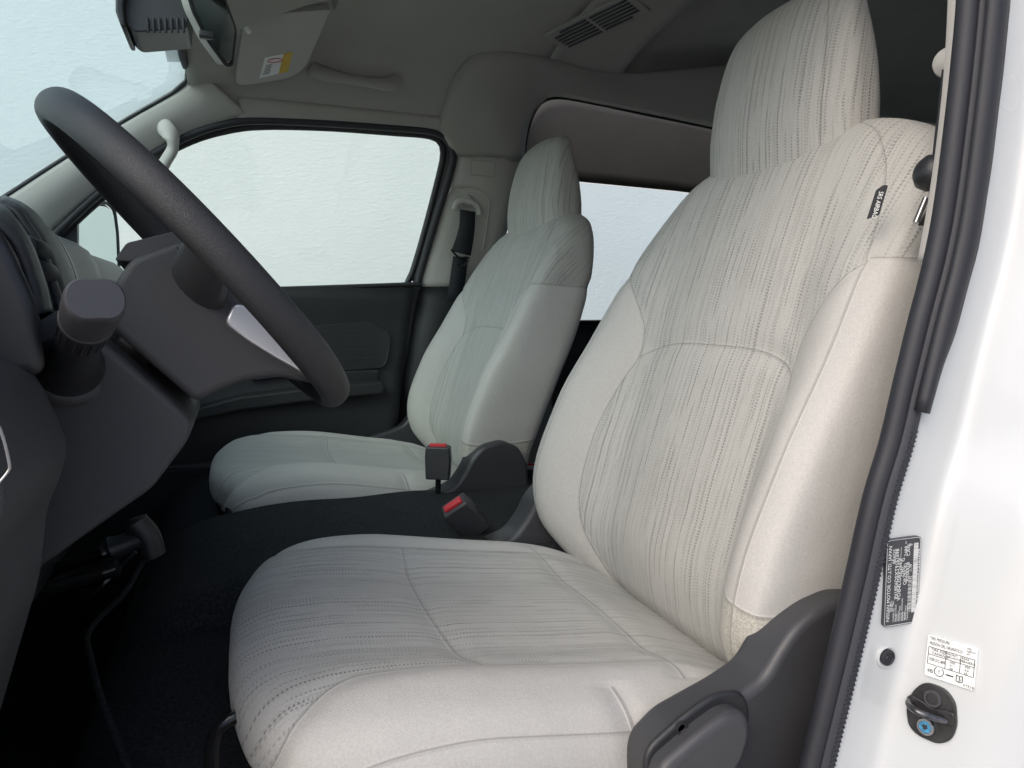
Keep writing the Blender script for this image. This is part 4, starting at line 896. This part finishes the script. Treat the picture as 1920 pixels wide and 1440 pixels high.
# ---------------------------------------------------------------- seat belts
SB = thing('passenger_seat_belt', 'black webbing seat belt hanging from beige ring on far pillar', 'seat belt', onside(865, 500, .05))
def op(px, py, off=.03): return onside(px, py, off)
cover = [op(*p, .016) for p in [(842, 362), (852, 350), (890, 352), (912, 366), (917, 390), (905, 470)]]
mk('guide_recess', tube(spline(cover, 40), .0025, 8), M['trim'], SB)
mk('anchor_cap', lathe(op(876, 378, .010), unit((-.1, -1, .1)), [(0, .016), (.014, .0155), (.020, .012), (.023, .006)], 24), M['trim'], SB)
mk('ring_bar', tube(spline([op(852, 392, .03), op(856, 380, .03), op(868, 376, .032), op(886, 380, .032), op(896, 390, .03), op(899, 402, .03)], 24), .0085, 12), M['trim'], SB)
wA = [op(863, 393, .036), op(861, 425, .040), op(852, 455, .044), op(846, 470, .05)]; wB = [op(891, 397, .036), op(890, 430, .040), op(886, 460, .044), op(882, 480, .05)]
mk('webbing', ribbon(spline(wA, 20), spline(wB, 20), 3), M['webbing'], SB, solid=.002)
mk('tongue', tube(spline([op(846, 468, .055), op(860, 482, .055), op(880, 484, .055), op(866, 500, .055), op(858, 496, .055)], 24), .0032, 8), M['gloss'], SB)
mk('lower_webbing', ribbon(pol([op(850, 480, .03), op(838, 560, .03)], 6), pol([op(878, 485, .03), op(866, 570, .03)], 6), 3), M['webbing'], SB, solid=.002)
DBt = thing('driver_seat_belt', 'dark seat belt with black guide and steel tongue behind near pillar', 'seat belt', aty(1735, 420, .47))
mk('webbing', ribbon(spline([aty(1768, 130, .485), aty(1760, 200, .485), aty(1748, 310, .48), aty(1738, 420, .475)], 20), spline([aty(1782, 130, .485), aty(1775, 200, .485), aty(1764, 310, .48), aty(1750, 420, .475)], 20), 3), M['webbing'], DBt, solid=.002)
mk('guide_ring', lathe(aty(1748, 325, .475), unit((-.5, .2, .1)), [(-.012, .006), (-.010, .013), (0, .017), (.008, .0155), (.013, .010), (.015, .004)], 24), M['black'], DBt)
mk('tongue', tube(pol([aty(1717, 418, .472), aty(1736, 372, .472)], 6), .0028, 10, flat=(1, 1)), M['steel'], DBt)
mk('tongue_cover', prism(roundpoly([(0, 0), (.014, .002), (.022, .03), (.012, .032)], .003), aty(1720, 424, .474), unit(cam_r), unit((.2, 0, 1)), unit((-.6, -.7, 0)), -.004, .002), M['black'], DBt, bevel=.0015)
mk('anchor_cap', lathe(aty(1781, 118, .49), unit((-.6, -.3, 0)), [(-.01, .010), (0, .014), (.006, .0135), (.010, .009), (.012, .004)], 24), M['trim'], DBt)

# ---------------------------------------------------------------- things on the floor behind the seats
RB = thing('striped_box', 'small dark box with thin red and pale stripe between the seats', 'box', aty(1000, 900, 1.55))
bc = aty(1000, 871, 1.62)
bA = unit((.9, -.45, 0)); mk('box_body', rbox(bc-Z*.045+Y*.03, (.14, .05, .07), .004, bA, np.cross(Z, bA), Z), M['black'], RB); mk('red_strip', rbox(bc, (.10, .004, .006), .001, bA, np.cross(Z, bA), Z), M['red'], RB); mk('pale_strip', rbox(bc-Z*.009, (.10, .004, .011), .001, bA, np.cross(Z, bA), Z), M['silver'], RB)
